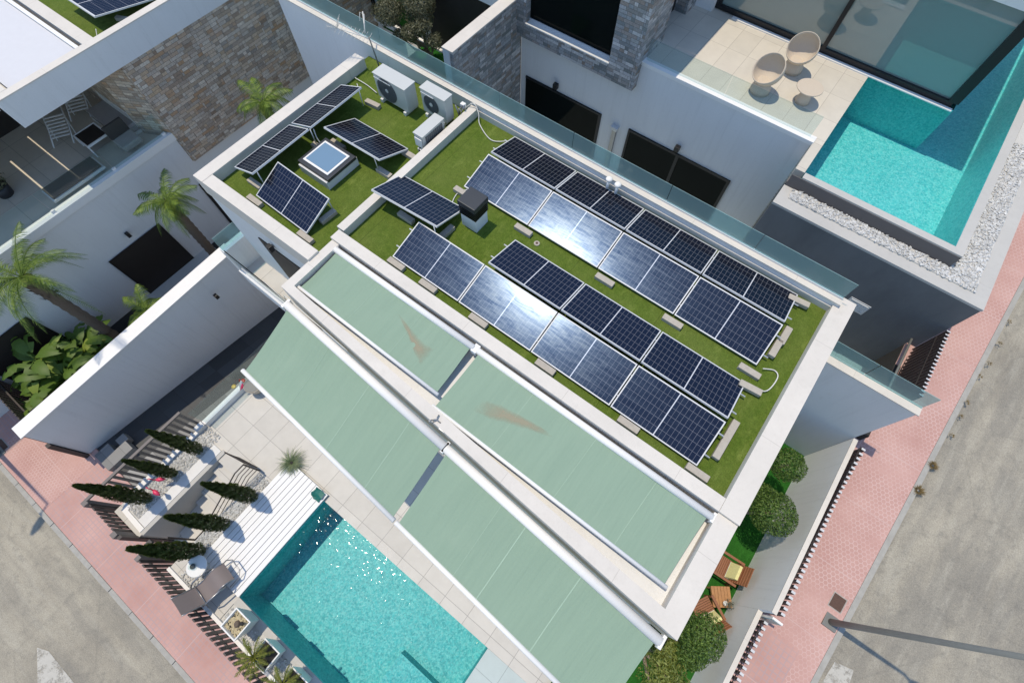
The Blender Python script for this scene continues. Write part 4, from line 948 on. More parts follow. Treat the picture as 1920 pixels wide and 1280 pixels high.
def banana(label, x, y, z0, seed, nl=12, hgt=2.4):
    nl = nl+7
    rnd = random.Random(seed); t = thing('banana_plant', label, 'banana plant', (x, y, z0), 'banana plants at the left edge')
    build('stem', MB().tube([(x, y, z0), (x, y, z0+hgt*.5)], [.10, .06], 8), 'leafban', t)
    for i in range(nl):
        az = i*2.4+rnd.uniform(-.3, .3); L = rnd.uniform(.85, 1.35); Wd = rnd.uniform(.12, .21); d = Vector((math.cos(az), math.sin(az), 0)); sd = Vector((-math.sin(az), math.cos(az), 0)); b = Vector((x, y, z0+hgt*rnd.uniform(.35, .6)))
        m = MB(); n = 12; rows = []
        up = rnd.uniform(.7, 1.3)
        for k in range(n+1):
            s = k/n; c = b+d*(L*s)+Vector((0, 0, L*(up*s-.85*s*s))); w = Wd*(math.sin(PI*min(1, max(0, (s-.15)/.85)))**.6 if s > .15 else .03)
            wv = rnd.uniform(.85, 1.1)
            rows.append([m.bm.verts.new(c-sd*w*wv+Vector((0, 0, -w*.25))), m.bm.verts.new(c), m.bm.verts.new(c+sd*w*wv+Vector((0, 0, -w*.25)))])
        for k in range(n):
            for j in (0, 1):
                if rnd.random() < .14: continue
                m.bm.faces.new((rows[k][j], rows[k+1][j], rows[k+1][j+1], rows[k][j+1])).smooth = True
        build('leaf', m, 'leafban', t, rec=False)
banana('lush banana plant with broad torn leaves behind the street end of the boundary wall', -14.7, -4.3, -.2, 2, 14, 2.6)
banana('banana plant at the left picture edge with pale pointed leaves', -15.6, -4.4, -.2, 5, 12, 3.0)
banana('second leafy banana plant close against the shaded wall with dark leaves', -15.3, -3.3, -.2, 31, 13, 2.2)
banana('banana plant squeezed against the outside of the boundary wall', -14.9, -3.7, -.2, 41, 12, 1.9)
banana('lower dense banana clump beside the neighbours street fence', -14.9, -5.0, -.2, 9, 12, 1.6)
M['leafdark'] = leaf('dark_shrub_leaf', (.02, .05, .01), (.08, .16, .02), .15)
for i_, (x_, y_, z_, r_, l_) in enumerate(((-15.9, -3.6, .5, .6, 'dark leafy shrub under the big palm at the left edge'), (-15.3, -5.0, .4, .55, 'dark leafy shrub beside the neighbours slatted fence'), (-14.2, -3.2, .3, .4, 'small dark shrub at the foot of the boundary wall behind the banana plants'))):
    t = thing('shrub', l_, 'shrub', (x_, y_, -.2)); m = MB(); leafball(m.bm, (x_, y_, z_), r_, 2600, .05, random.Random(i_+50), .9, .8, .2); build('foliage', m, 'leafdark', t, rec=False); build('stem', MB().tube([(x_, y_, -.2), (x_, y_, z_)], .03, 6), 'bark', t)
def tuft(name, label, x, y, z, n, L, seed, mat, cat='plant', arch=.9, wd=.008, group=None):
    rnd = random.Random(seed); t = thing(name, label, cat, (x, y, z), group); m = MB()
    for i in range(n):
        az = rnd.uniform(0, 6.28); l = L*rnd.uniform(.6, 1.1); up = rnd.uniform(.5, 2.2); d = Vector((math.cos(az), math.sin(az), 0)); sd = Vector((-math.sin(az), math.cos(az), 0))*wd; b = Vector((x, y, z))+d*.03; prev = None
        f = 1/math.sqrt(1+up*up)
        for k in range(6):
            s = k/5; c = b+d*(l*s*f*1.2)+Vector((0, 0, l*(up*f*s-arch*s*s*.8))); w = sd*(1-s*.85); cur = (c-w, c+w)
            if prev: m.face([prev[0], prev[1], cur[1], cur[0]])
            prev = cur
    build('blades', m, mat, t, rec=False)
    if cat != 'weed': build('root_ball', MB().lathe((x, y, z-.05), [(.05, 0), (.07, .04), (.03, .09)], 10), 'soil', t)
    else: build('stalks', MB().tube([(x, y, z-.02), (x+.03, y+.02, z+.05)], .004, 4).tube([(x, y, z-.02), (x-.03, y+.03, z+.04)], .004, 4), mat, t)
    return t
tuft('ornamental_grass', 'spiky pale green grass tuft at the head of the boarded platform', -6.72, -1.72, 1.5, 260, .52, 4, 'leafgrass', 'grass tuft')
def planter(label, x0, x1, y0, y1, z0, z1, fill, lab2=None):
    t = thing('square_planter', label, 'planter', ((x0+x1)/2, (y0+y1)/2, z0), 'square white planters beside the pool'); w = .03
    # tapered box shell
    def ring(ins, z): return [(x0+ins, y0+ins, z), (x1-ins, y0+ins, z), (x1-ins, y1-ins, z), (x0+ins, y1-ins, z)]
    m = MB(); a = ring(.09, z0); b = ring(0, z1); c = ring(w, z1); d = ring(w+.02, z1-.12)
    for p, q in ((a, b), (b, c), (c, d)):
        for i in range(4): m.face([p[i], p[(i+1) % 4], q[(i+1) % 4], q[i]])
    m.face(a[::-1]); build('pot', m, 'potwhite', t); s = MB(); s.face(ring(w+.021, z1-.10)); build('soil', s, fill, t); return t
pl = [(-4.83, -4.28), (-3.95, -3.40), (-3.1, -2.55)]
zt_ = 2.1
planter('square white planter filled with yellowish pebbles and a dry stump', -4.86, -4.33, -5.42, -4.90, 1.42, 2.15, 'soil')
pebbles('yellowish pebbles inside the first square planter', [(-4.81, -4.38, -5.37, -4.95, 2.06)], 240, (.02, .04), 'yellowpebble')
t = thing('stump', 'short dark dry stump in the yellow pebbles', 'stump', (-4.58, -5.15, 2.06)); build('wood', MB().lathe((-4.58, -5.15, 2.0), [(.09, 0), (.08, .1), (.05, .16)], 12), 'trunk', t); build('stub', MB().tube([(-4.52, -5.10, 2.05), (-4.44, -5.02, 2.2)], [.05, .03], 8), 'soil', t)
planter('square white planter with dark bed and the middle cycad', -3.80, -3.27, -5.45, -4.93, 1.42, 2.10, 'soil')
planter('square white planter with the cycad nearest the bottom edge', -2.85, -2.30, -5.45, -4.95, 1.42, 2.05, 'soil')
def cycad(label, x, y, z, seed):
    rnd = random.Random(seed); t = thing('cycad', label, 'cycad', (x, y, z), 'yellow green cycads in the planters')
    build('caudex', MB().lathe((x, y, z-.1), [(.06, 0), (.08, .1), (.04, .2)], 10), 'trunk', t)
    for i in range(18):
        m = MB(); frond(m, Vector((x, y, z+.08)), i*2.4+rnd.uniform(-.2, .2), rnd.uniform(.42, .55), .25+.5*(i/18), rnd, up=1.1-.8*i/18, leaflet=.10, n=14, wide=.010); build('frond', m, 'leafcyc', t, rec=False)
cycad('stiff yellow green cycad in the middle planter', -3.68, -5.33, 2.12, 3); cycad('stiff yellow green cycad nearest the bottom picture edge', -2.72, -5.28, 2.10, 6)
tuft('weed', 'dry brown weeds at the kerb of the right street', 7.02, 8.1, zr(8.1), 110, .12, 4, 'dryweed', 'weed', .5, .01, 'dry weeds along the kerb')
tuft('weed', 'larger clump of dry weeds nearer the street lamp', 7.0, 7.35, zr(7.35), 120, .14, 5, 'dryweed', 'weed', .5, .01, 'dry weeds along the kerb')
for k in range(7):
    tuft('weed', f'{["tiny", "thin", "sparse", "short", "faint", "small", "low"][k]} dry weed in the kerb joint further up the right street', 7.03+random.uniform(-.02, .1), 9.0+k*.6+random.uniform(-.2, .2), zr(9+k*.6), 18, .07, 20+k, 'dryweed', 'weed', .5, .01, 'dry weeds along the kerb')

# ------------------------------------------------------------------ furniture and small things on our plot
t = thing('sun_lounger', 'grey brown mesh lounger with raised back on the boarded platform corner', 'sun lounger', (-5.8, -5.0, 1.5), rz=0)
ax = Vector((.14, 1.0, 0)).normalized(); sdv = Vector((ax.y, -ax.x, 0)); O = Vector((-5.96, -5.72, 1.52))
prof = [(0, .84), (.10, .70), (.20, .54), (.30, .40), (.38, .32), (.48, .29), (.60, .32), (.74, .40), (.86, .45), (.97, .43), (1.08, .34), (1.14, .28)]
m = MB(); rows = []
for s, h in prof: c = O+ax*s+Vector((0, 0, h)); rows.append([m.bm.verts.new(c-sdv*.25), m.bm.verts.new(c-sdv*.1+Vector((0, 0, -.012))), m.bm.verts.new(c+sdv*.1+Vector((0, 0, -.012))), m.bm.verts.new(c+sdv*.25)])
for i in range(len(rows)-1):
    for j in range(3): m.bm.faces.new((rows[i][j], rows[i+1][j], rows[i+1][j+1], rows[i][j+1])).smooth = True
build('sling', m, 'textilene', t, rec=False)
for sg in (-1, 1): build('side_tube', MB().tube([O+ax*s+Vector((0, 0, h))+sdv*.26*sg for s, h in prof], .016, 6), 'steel', t)
for s in (.35, .95):
    build('leg', MB().tube([O+ax*(s-.15)+sdv*.28+Vector((0, 0, .02)), O+ax*s+sdv*.28+Vector((0, 0, .36)), O+ax*s-sdv*.28+Vector((0, 0, .36)), O+ax*(s-.15)-sdv*.28+Vector((0, 0, .02))], .016, 6), 'steel', t)
build('foot_hoop', MB().tube([O+ax*.9+sdv*.3+Vector((0, 0, .12)), O+ax*1.2+sdv*.3+Vector((0, 0, .2)), O+ax*1.33+sdv*.18+Vector((0, 0, .24)), O+ax*1.33-sdv*.18+Vector((0, 0, .24)), O+ax*1.2-sdv*.3+Vector((0, 0, .2)), O+ax*.9-sdv*.3+Vector((0, 0, .12))], .016, 6), 'steel', t)
for sg in (-1, 1): build('armrest', MB().tube([O+ax*.30+sdv*.30*sg+Vector((0, 0, .42)), O+ax*.42+sdv*.33*sg+Vector((0, 0, .52)), O+ax*.8+sdv*.33*sg+Vector((0, 0, .54)), O+ax*.92+sdv*.30*sg+Vector((0, 0, .40))], .02, 6), 'steel', t)
t = thing('side_table', 'round white table beside the head of the lounger', 'table', (-6.55, -4.95, 1.5))
build('tabletop', MB().lathe((-6.50, -4.98, 1.93), [(.26, 0), (.27, .012), (.26, .025)], 28), 'potwhite', t); build('pedestal', MB().lathe((-6.50, -4.98, 1.5), [(.16, 0), (.05, .03), (.04, .42)], 14), 'potwhite', t)
t = thing('drinking_glass', 'clear bowl of dark drink on the round white table', 'bowl', (-6.56, -5.04, 1.957)); build('bowl', MB().lathe((-6.56, -5.03, 1.957), [(.05, 0), (.085, .05), (.09, .09)], 16), 'glassclear', t); build('drink', MB().lathe((-6.56, -5.03, 1.965), [(.04, 0), (.07, .03)], 16), 'soil', t)
# flamingos
def flamingo(label, x, y, z, rz):
    t = thing('flamingo_figure', label, 'garden figure', (x, y, z), 'pink flamingo garden figures'); R = Matrix.Rotation(rz, 3, 'Z'); O = Vector((x, y, z))
    T = lambda a, b, c: O+R @ Vector((a, b, c))
    build('body', MB().tube([T(-.14, 0, .40), T(-.08, 0, .44), T(0, 0, .46), T(.07, 0, .45), T(.1, 0, .45)], [.01, .05, .065, .04, .02], 10), 'pink', t)
    build('neck', MB().tube([T(.08, 0, .46), T(.15, 0, .52), T(.12, .0, .60), T(.16, 0, .67), T(.21, 0, .64)], [.022, .015, .013, .016, .008], 8), 'pink', t)
    for s in (-.02, .02): build('leg', MB().tube([T(0, s, .42), T(0, s, -.02)], .006, 5), 'rust', t)
flamingo('pink flamingo figure nearer the alley railing', -9.15, -4.22, 1.43, 3.9); flamingo('pink flamingo figure nearer the entrance steps', -8.95, -4.5, 1.43, 3.2)
# decorations at the glass guard
t = thing('parrot_figure', 'pink and white parrot ornament on the end of the glass channel', 'ornament', (-9.58, -.98, 1.62))
build('body', MB().tube([(-9.60, -1.1, 1.66), (-9.58, -1.02, 1.76), (-9.57, -.95, 1.88), (-9.58, -.92, 1.96)], [.02, .06, .05, .02], 10), 'potwhite', t); build('wing', MB().tube([(-9.52, -1.14, 1.72), (-9.50, -1.02, 1.80), (-9.52, -.95, 1.88)], [.01, .045, .02], 8), 'pink', t); build('crest', MB().tube([(-9.60, -.95, 1.95), (-9.62, -.90, 2.02)], [.03, .005], 6), 'red', t)
for (x, y, z, c, l) in ((-9.45, -.1, 1.9, 'pink', 'pink ceramic flower head beside the awning edge'), (-9.6, -.32, 1.95, 'yellow', 'yellow ceramic flower head beside the awning edge'), (-9.75, -.9, 1.6, 'red', 'red ceramic flower head behind the glass guard'), (-9.9, -1.2, 1.5, 'yellow', 'yellow ceramic flower head behind the glass guard')):
    t = thing('flower_ornament', l, 'ornament', (x, y, ZD), 'ceramic flower heads on rods'); build('head', MB().lathe((x, y, z), [(.02, 0), (.07, .02), (.075, .03), (.03, .035)], 10), c, t); build('rod', MB().tube([(x, y, ZD), (x, y, z)], .006, 5), 'rust', t)
t = thing('plant_pot', 'large tan pot half under the awning edge by the glass guard', 'pot', (-9.3, -.85, ZD)); build('pot', MB().lathe((-9.3, -.80, ZD), [(.16, 0), (.24, .25), (.26, .42)], 22), 'rattan', t); build('soil', MB().lathe((-9.3, -.80, ZD+.42), [(.25, 0), (.24, .01)], 22), 'lamp_grey', t)
t = thing('pool_toys', 'crumpled dark teal towel at the corner of the boarded platform', 'towel', (-5.4, -1.85, 1.52))
m = MB(); gx = []
r = random.Random(2)
gv = [[m.bm.verts.new((-5.62+.085*i+r.uniform(-.02, .02), -2.02+.07*j+r.uniform(-.02, .02), 1.53+r.uniform(0, .08))) for j in range(5)] for i in range(5)]
for i in range(4):
    for j in range(4): m.bm.faces.new((gv[i][j], gv[i+1][j], gv[i+1][j+1], gv[i][j+1]))
build('cloth', m, 'teallaundry', t)
# wooden garden chairs and table on the side lawn
def armchair(label, x, y, rz):
    t = thing('wooden_armchair', label, 'armchair', (x, y, 1.55), 'red brown wooden armchairs on the side lawn', rz, local=True); t.scale = (.84, .92, 1)
    m = MB()
    for k in range(9): m.box(-.42+k*.062, -.42+k*.062+.05, -.27, .27, .34-.006*k, .365-.006*k)
    build('seat', m, 'redwood', t)
    m = MB()
    for k in range(8): z = .38+k*.075; m.hull8([(.12+.035*k, -.27, z), (.14+.035*k, -.27, z), (.14+.035*k, .27, z), (.12+.035*k, .27, z)], [(.142+.035*k, -.27, z+.062), (.162+.035*k, -.27, z+.062), (.162+.035*k, .27, z+.062), (.142+.035*k, .27, z+.062)])
    build('backrest', m, 'redwood', t)
    for s in (-1, 1):
        build('armrest', MB().box(-.42, .30, s*.32-.035, s*.32+.035, .55, .575, bev=.006), 'redwood', t)
        build('leg', MB().box(-.40, -.35, s*.31-.02, s*.31+.02, 0, .55), 'redwood', t); build('leg', MB().box(.22, .27, s*.31-.02, s*.31+.02, 0, .55), 'redwood', t)
    return t
def cush(label, x, y, rz):
    t = thing('cushion', label, 'cushion', (x, y, 1.95), 'yellow patterned cushions', rz, local=True)
    build('cover', MB().hull8([(-.06, -.21, .0), (.04, -.21, .0), (.04, .21, .0), (-.06, .21, .0)], [(.06, -.18, .34), (.13, -.18, .34), (.13, .18, .34), (.06, .18, .34)]), 'cushion', t)
    build('trim', MB().box(-.065, .045, -.213, .213, -.01, .004), 'potwhite', t)
armchair('wooden armchair facing the house at the upper end of the garden set', 4.58, 3.30, .06); cush('yellow patterned cushion on the upper wooden armchair', 4.62, 3.30, .06)
armchair('wooden armchair half hidden under the two ball clipped tree', 4.62, 2.05, -.52); cush('yellow patterned cushion on the armchair under the clipped tree', 4.66, 2.03, -.52)
t = thing('coffee_table', 'small square orange wood table between the two wooden armchairs', 'table', (4.72, 2.62, 1.55), None, .62, local=True)
m = MB()
for k in range(6): m.box(-.24+k*.08, -.24+k*.08+.073, -.24, .24, .40, .425)
build('tabletop', m, 'wood', t)
for sx in (-1, 1):
    for sy in (-1, 1): build('leg', MB().box(sx*.2-.02, sx*.2+.02, sy*.2-.02, sy*.2+.02, 0, .40), 'wood', t)
build('apron', MB().box(-.22, .22, -.235, -.215, .33, .398).box(-.235, -.215, -.22, .22, .33, .398), 'wood', t)
t = thing('plant_pot', 'small white pot with grey green sprigs on the wooden table', 'pot', (4.86, 2.53, 1.975)); build('pot', MB().lathe((4.83, 2.53, 1.976), [(.04, 0), (.055, .09), (.058, .1)], 14), 'potwhite', t)
m = MB(); rnd = random.Random(9); leafball(m.bm, (4.90, 2.56, 2.12), .12, 260, .014, rnd, 1, .8); build('sprigs', m, 'leafgrey', t, rec=False)
# manhole covers, street lamps
t = thing('manhole_cover', 'square rusty cover set in the right pavement near the lamp post', 'manhole cover', (6.6, 3.95, zr(3.95)), None)
m = slab(6.46, 6.74, 3.8, 4.12, .01, .008); build('plate', m, 'rust', t); build('rim', slab(6.44, 6.76, 3.78, 4.14, .01, .005), 'kerb', t)
t = thing('manhole_cover', 'brown cover at the left edge of the left pavement', 'manhole cover', (-15.6, -7.35, -.2)); build('plate', MB().box(-15.8, -15.35, -7.55, -7.2, -.21, -.192), 'rust', t); build('rim', MB().box(-15.83, -15.32, -7.58, -7.17, -.21, -.195), 'kerb', t)
def lamp(label, x, y, z, h, arm, w=.066):
    t = thing('street_lamp', label, 'street lamp', (x, y, z), 'grey street lamps')
    build('pole', MB().tube([(x, y, z), (x, y, z+1.0), (x, y, z+h)], [w*1.15, w, w*.5], 14), 'lamp_grey', t)
    build('base_plate', MB().box(x-.16, x+.16, y-.16, y+.16, z-.05, z+.03, bev=.01), 'lamp_grey', t)
    e = Vector((x, y, z+h))+Vector(arm)
    hd = Vector(arm).normalized(); build('arm', MB().tube([(x, y, z+h-.02), e], w*.45, 8), 'lamp_grey', t)
    q = MB().tube([e-hd*.02, e+hd*.12, e+hd*.4, e+hd*.62], [.05, .14, .13, .05], 12)
    for v in q.bm.verts: v.co.z = e.z+(v.co.z-e.z)*.45
    build('lamp_head', q, 'lamp_grey', t); return t
lamp('grey street lamp rising from the right pavement edge across the road', 6.66, 3.5, zr(3.5), 6.6, (.15, -.05, 0))
lamp('street lamp off the left edge whose shadow crosses the left pavement', -15.4, -7.5, -.2, 10.2, (.10, -.30, 0))
# ------------------------------------------------------------------ left neighbour
L = thing('neighbour_house', 'large white house with brown stone wall and shaded terrace on the left', 'house', (-18, 2, 0))
build('wall', MB().box(-22, -16.5, -9, 14, -.3, 4.0), 'white', L)
build('terrace_floor', MB().box(-24, -16.72, -9, 3.6, 4.002, 4.10), 'lnbfloor', L)
build('terrace_edge', MB().box(-16.715, -16.46, -9, 3.5, 4.002, 4.26), 'whitemetal', L)
m = MB(); m.prism([(-16.42, 3.52), (-16.42, 14), (-21, 14), (-21, 3.0), (-17.4, 3.0)], 3.05, 6.6)
sw = build('stone_wall', m, ['stonebx', 'stoneby'], L)
for f in sw.data.polygons:
    if abs(f.normal.y) > .6: f.material_index = 1
build('roof', MB().box(-24, -16.6, .9, 14, 6.62, 7.05), 'white', L)
build('fascia', MB().box(-16.6, -16.38, .60, 14, 6.60, 7.36).box(-24, -16.605, .60, .82, 6.6, 7.36), 'white', L)
build('parapet_cap', MB().box(-16.62, -16.37, .59, 14, 7.36, 7.39).box(-24, -16.625, .59, .98, 7.36, 7.392).box(-24, -16.625, 3.13, 3.46, 7.0, 7.388), 'cap', L)
build('turf', MB().box(-24, -16.625, 3.465, 14, 7.05, 7.15), 'turf', L)
build('awning_beam', MB().box(-24, -16.64, 2.93, 3.03, 7.26, 7.36), 'whitemetal', L)
build('roof_cover', MB().box(-24, -16.64, 1.05, 2.92, 7.22, 7.30), 'canvas', L)
build('pergola_roof', MB().box(-26, -20.5, -9, .56, 6.62, 6.8).box(-20.46, -17.45, -9, -.36, 6.62, 6.8).box(-20.46, -17.45, -.31, .56, 6.62, 6.8), 'white', L)
for i, (y0, y1, z0, z1, l) in enumerate(((-.78, 1.18, -.18, 1.95, None), (3.14, 5.2, -.18, 2.2, None), (-5.5, -3.6, -.18, 2.2, None))):
    w = build('window', MB().box(-16.52, -16.47, y0, y1, z0, z1), 'shutter', L)
    build('frame', MB().box(-16.47, -16.455, y0-.03, y0, z0, z1).box(-16.47, -16.455, y1, y1+.03, z0, z1).box(-16.47, -16.455, y0-.03, y1+.03, z1, z1+.03), 'black', w)
build('ground_path', MB().box(-16.5, -15.9, -1.2, 2.0, -.22, -.16), 'lgrey', L)
build('back_wall', MB().box(-21.2, -21.0, -9, 14, 4.1, 6.62), 'white', L); build('terrace_door', MB().box(-20.99, -20.96, -3, 2.8, 4.1, 6.3), 'shutter', L)
t = thing('glass_balustrade', 'clear glass balustrade along the shaded terrace of the left neighbour', 'balustrade', (-16.6, 0, 4.26))
for a, b in ((-9, -3.2), (-3.18, -.62), (-.6, 1.45), (1.47, 3.4)): build('glass_pane', MB().box(-16.61, -16.595, a, b, 4.262, 5.0), 'glassclear', t)
for y in (-.61, 1.46, 3.3): build('clip', MB().box(-16.63, -16.56, y-.06, y+.06, 4.262, 4.34, bev=.01), 'whitemetal', t)
t = thing('wall_lamp', 'black cube wall lamp above the dark shutter of the left neighbour', 'wall lamp', (-16.4, .26, 2.4), 'black cube wall lamps'); build('body', MB().box(-16.46, -16.34, .2, .32, 2.3, 2.48, bev=.006), 'black', t); build('bracket', MB().box(-16.5, -16.461, .23, .29, 2.36, 2.42), 'steel', t)
# terrace furniture
t = thing('lounge_table', 'low table with dark top and white frame on the shaded terrace', 'table', (-18.1, 1.8, 4.1))
build('tabletop', MB().box(-18.45, -17.75, 1.5, 2.15, 4.50, 4.52), 'shutter', t)
m = MB()
for a in ((-18.5, -18.46, 1.45, 2.2), (-17.74, -17.70, 1.45, 2.2), (-18.46, -17.74, 1.45, 1.49), (-18.46, -17.74, 2.16, 2.2)): m.box(a[0], a[1], a[2], a[3], 4.47, 4.53)
build('frame', m, 'whitemetal', t)
for x in (-18.48, -17.72):
    for y in (1.47, 2.18): build('leg', MB().box(x-.02, x+.02, y-.02, y+.02, 4.1, 4.47), 'whitemetal', t)
t = thing('outdoor_sofa', 'grey sofa with pale back rail at the inner end of the shaded terrace', 'sofa', (-18.3, 2.9, 4.1))
build('seat', MB().box(-19.2, -17.5, 2.35, 3.0, 4.22, 4.5, bev=.03), 'terracotta', t); build('backrest', MB().box(-19.2, -17.5, 2.98, 3.12, 4.3, 4.85, bev=.02), 'potwhite', t); build('frame', MB().box(-19.22, -17.48, 2.33, 3.1, 4.12, 4.21), 'whitemetal', t)
def deckchair(label, x, y, rz):
    t = thing('deck_chair', label, 'deck chair', (x, y, 4.1), 'white framed deck chairs', rz, local=True)
    for s in (-1, 1): build('side_rail', MB().tube([(-.6, s*.3, .15), (0, s*.3, .35), (.65, s*.3, .75)], .02, 5), 'whitemetal', t)
    m = MB()
    for k in range(7): m.box(-.35+k*.1, -.29+k*.1, -.28, .28, .27+k*.045, .285+k*.045)
    build('slats', m, 'whitemetal', t)
    for s in (-1, 1): build('leg', MB().tube([(.25, s*.3, .5), (-.1, s*.3, 0)], .018, 5), 'whitemetal', t)
deckchair('white framed deck chair under the roof edge of the shaded terrace', -19.3, 1.4, 2.6); deckchair('second white deck chair further under the roof of the shaded terrace', -19.9, 2.4, 2.6)
t = thing('potted_plant', 'dark round leafy plant in a pot on the shaded terrace', 'potted plant', (-18.6, -1.1, 4.1)); build('pot', MB().lathe((-18.6, -1.1, 4.1), [(.2, 0), (.28, .35)], 16), 'potdark', t)
m = MB(); leafball(m.bm, (-18.6, -1.1, 4.75), .42, 900, .04, random.Random(3), .9, .8); build('crown', m, 'leafolive', t, rec=False)
t = thing('sun_lounger', 'dark lounge chair behind the glass of the shaded terrace', 'lounge chair', (-17.2, .6, 4.1)); build('frame', MB().box(-17.6, -16.95, -.4, 1.35, 4.2, 4.28), 'whitemetal', t); build('cushion', MB().box(-17.57, -16.98, -.35, 1.3, 4.285, 4.36, bev=.03), 'darkfabric', t)
t = thing('lounge_chair', 'teal covered low chair behind the glass by the stone wall', 'lounge chair', (-17.1, 2.4, 4.1)); build('seat', MB().box(-17.5, -16.9, 2.1, 2.75, 4.25, 4.45, bev=.04), 'terracotta', t); build('backrest', MB().box(-17.5, -17.4, 2.1, 2.75, 4.45, 4.9, bev=.03), 'darkfabric', t)
# panels on the neighbour's roof
o = copytree(proto, (0, 0, 0), 0, 'grey looking solar panel on the left neighbours roof at the top edge'); o['group'] = 'solar panels of the left neighbour'
lo, hi = Vector((-17.78, 5.75, 7.25)), Vector((-17.78, 3.85, 7.62)); Y = (hi-lo).normalized(); X = Vector((-1, 0, 0)); Z = X.cross(Y)
mw = Matrix((X, Y, Z)).transposed().to_4x4(); mw.translation = lo; o.matrix_world = mw @ Matrix.Diagonal((.98, 2.05, 1, 1))
blk(-17.0, 4.5, 7.26, .4, 'grey concrete block under the left neighbours solar panel')
cable('pair of white cables on the left neighbours turf', [(-17.05, 3.75, 7.3), (-16.9, 3.6, 7.2), (-16.75, 3.5, 7.3)])
# neighbour's slatted street fence and corner gate on the left
def xfence2(label, x0, x1, y):
    t = thing('slat_fence', label, 'fence', ((x0+x1)/2, y, -.2)); m = MB(); x = x0
    while x < x1: m.box(x, x+.10, y-.035, y, -.2, 1.75); x += .17
    build('slats', m, 'brown', t); build('rail', MB().box(x0, x1, y+.002, y+.05, 1.2, 1.27), 'brown', t); return t
xfence2('dark slatted street fence in front of the banana plants', -17, -13.5, -5.68)
t = thing('gate', 'long dark beam gate closing the alley beside the boundary wall end', 'gate', (-13.2, -5.8, -.2)); build('beam', MB().box(-13.5, -13.35, -5.88, -5.74, -.2, 1.9), 'brown', t); build('lower_beam', MB().box(-13.1, -12.95, -5.86, -5.74, -.2, 1.3), 'brown', t); build('post', MB().box(-13.3, -13.12, -5.9, -5.74, -.2, .9), 'concrete', t)

# ------------------------------------------------------------------ lawn and facade behind the party wall
struct('neighbour_ground', MB().box(-13.75, 5.19, 7.62, 12.7, 1.0, 2.2), 'shower')
struct('back_lawn', MB().box(-13.7, -9.3, 7.62, 12.66, 2.3, 3.45), 'lawn')
R_ = thing('neighbour_house', 'white house with grey stone tower, glass front and roof pool on the right', 'house', (-2, 15, 2))
build('kerb', MB().box(-24, -9.3, 12.55, 12.66, 3.3, 3.52), 'whitemetal', R_)
build('facade', MB().box(-24, -16.2, 12.7, 13, 2.2, 8).box(-13.95, -13.5, 12.69, 13, 2.2, 8).box(-16.2, -13.5, 12.72, 13.2, 6.5, 8).box(-13.5, -9.3, 12.7, 13, 6.0, 8), 'white', R_)
build('green_wall', MB().box(-16.2, -13.95, 12.76, 13, 3.0, 8), 'lawn', R_)
w = build('window', MB().box(-13.5, -9.4, 12.75, 12.8, 3.45, 6.0), 'shutter', R_); build('frame', MB().box(-13.53, -13.44, 12.70, 12.75, 3.45, 6.0), 'lgrey', w)
w = build('window', MB().box(-18.5, -16.3, 12.62, 12.68, 3.6, 6.0), 'windowdark', R_); build('frame', MB().box(-18.6, -16.2, 12.58, 12.62, 3.5, 3.62).box(-16.3, -16.2, 12.58, 12.62, 3.62, 6.1), 'black', w)
topiary('grey green cloud pruned tree on the lawn behind the party wall', (-12.9, 11.9), 3.45, [(-13.1, 12.0, 5.4, .62), (-13.9, 11.3, 5.2, .5), (-12.6, 11.5, 5.1, .34), (-12.9, 11.3, 4.9, .34), (-14.3, 11.7, 5.0, .35), (-12.2, 11.6, 4.7, .3), (-13.4, 11.2, 4.6, .3)], 'leafolive', .028, 3600, 'topiary tree', None, .45, .12)
# stone side wall
t = thing('garden_wall', 'stone faced wall with white cap between the lawn and the grey stone tower', 'wall', (-9.3, 11, 2.2))
m = MB().box(-9.32, -9.2, 9.42, 12.69, 2.2, 6.78); sw = build('stone_facing', m, ['stonegx', 'white'], t)
build('core', MB().box(-9.56, -9.325, 9.40, 12.7, 2.2, 6.78), 'white', t); build('cap', MB().box(-9.58, -9.18, 9.38, 12.4, 6.782, 6.82), 'cap', t)
# long white wall below the roof terrace
build('wall', MB().box(-9.2, .22, 12.7, 12.9, 2.0, 6.42), 'white', R_)
build('terrace_slab', MB().box(-9.2, .48, 12.905, 24, 5.9, 6.5).box(.24, .48, 11.6, 12.9, 5.9, 6.5).box(-9.2, 2.65, 16.2, 24, 5.9, 6.501), 'terrace', R_)
build('coping', MB().box(-4.9, .25, 12.66, 12.9, 6.42, 6.53), 'whitemetal', R_)
m = MB(); r = random.Random(8)
for i in range(30):
    z = 2.2+i*.14; m.box(.21, .245, 12.685, 12.70, z, z+.14*r.uniform(.7, 1))
build('edge_trim', m, 'cap', R_)
for (x0, x1, z0, z1) in ((-8.95, -5.83, 2.25, 4.22), (-4.76, -1.09, 2.25, 4.22)):
    w = build('window', MB().box(x0, x1, 12.66, 12.70, z0, z1), 'windowdark', R_)
    build('frame', MB().box(x0-.0, x1, 12.64, 12.66, z1-.07, z1).box(x0, x0+.07, 12.64, 12.66, z0, z1-.07).box(x1-.09, x1, 12.64, 12.66, z0, z1-.07).box((x0+x1)/2-.05, (x0+x1)/2+.05, 12.64, 12.66, z0, z1-.07) if x0 > -6 else MB().box(x0, x1, 12.64, 12.66, z1-.06, z1).box(x1-.09, x1, 12.64, 12.66, z0, z1-.06), 'black', w)
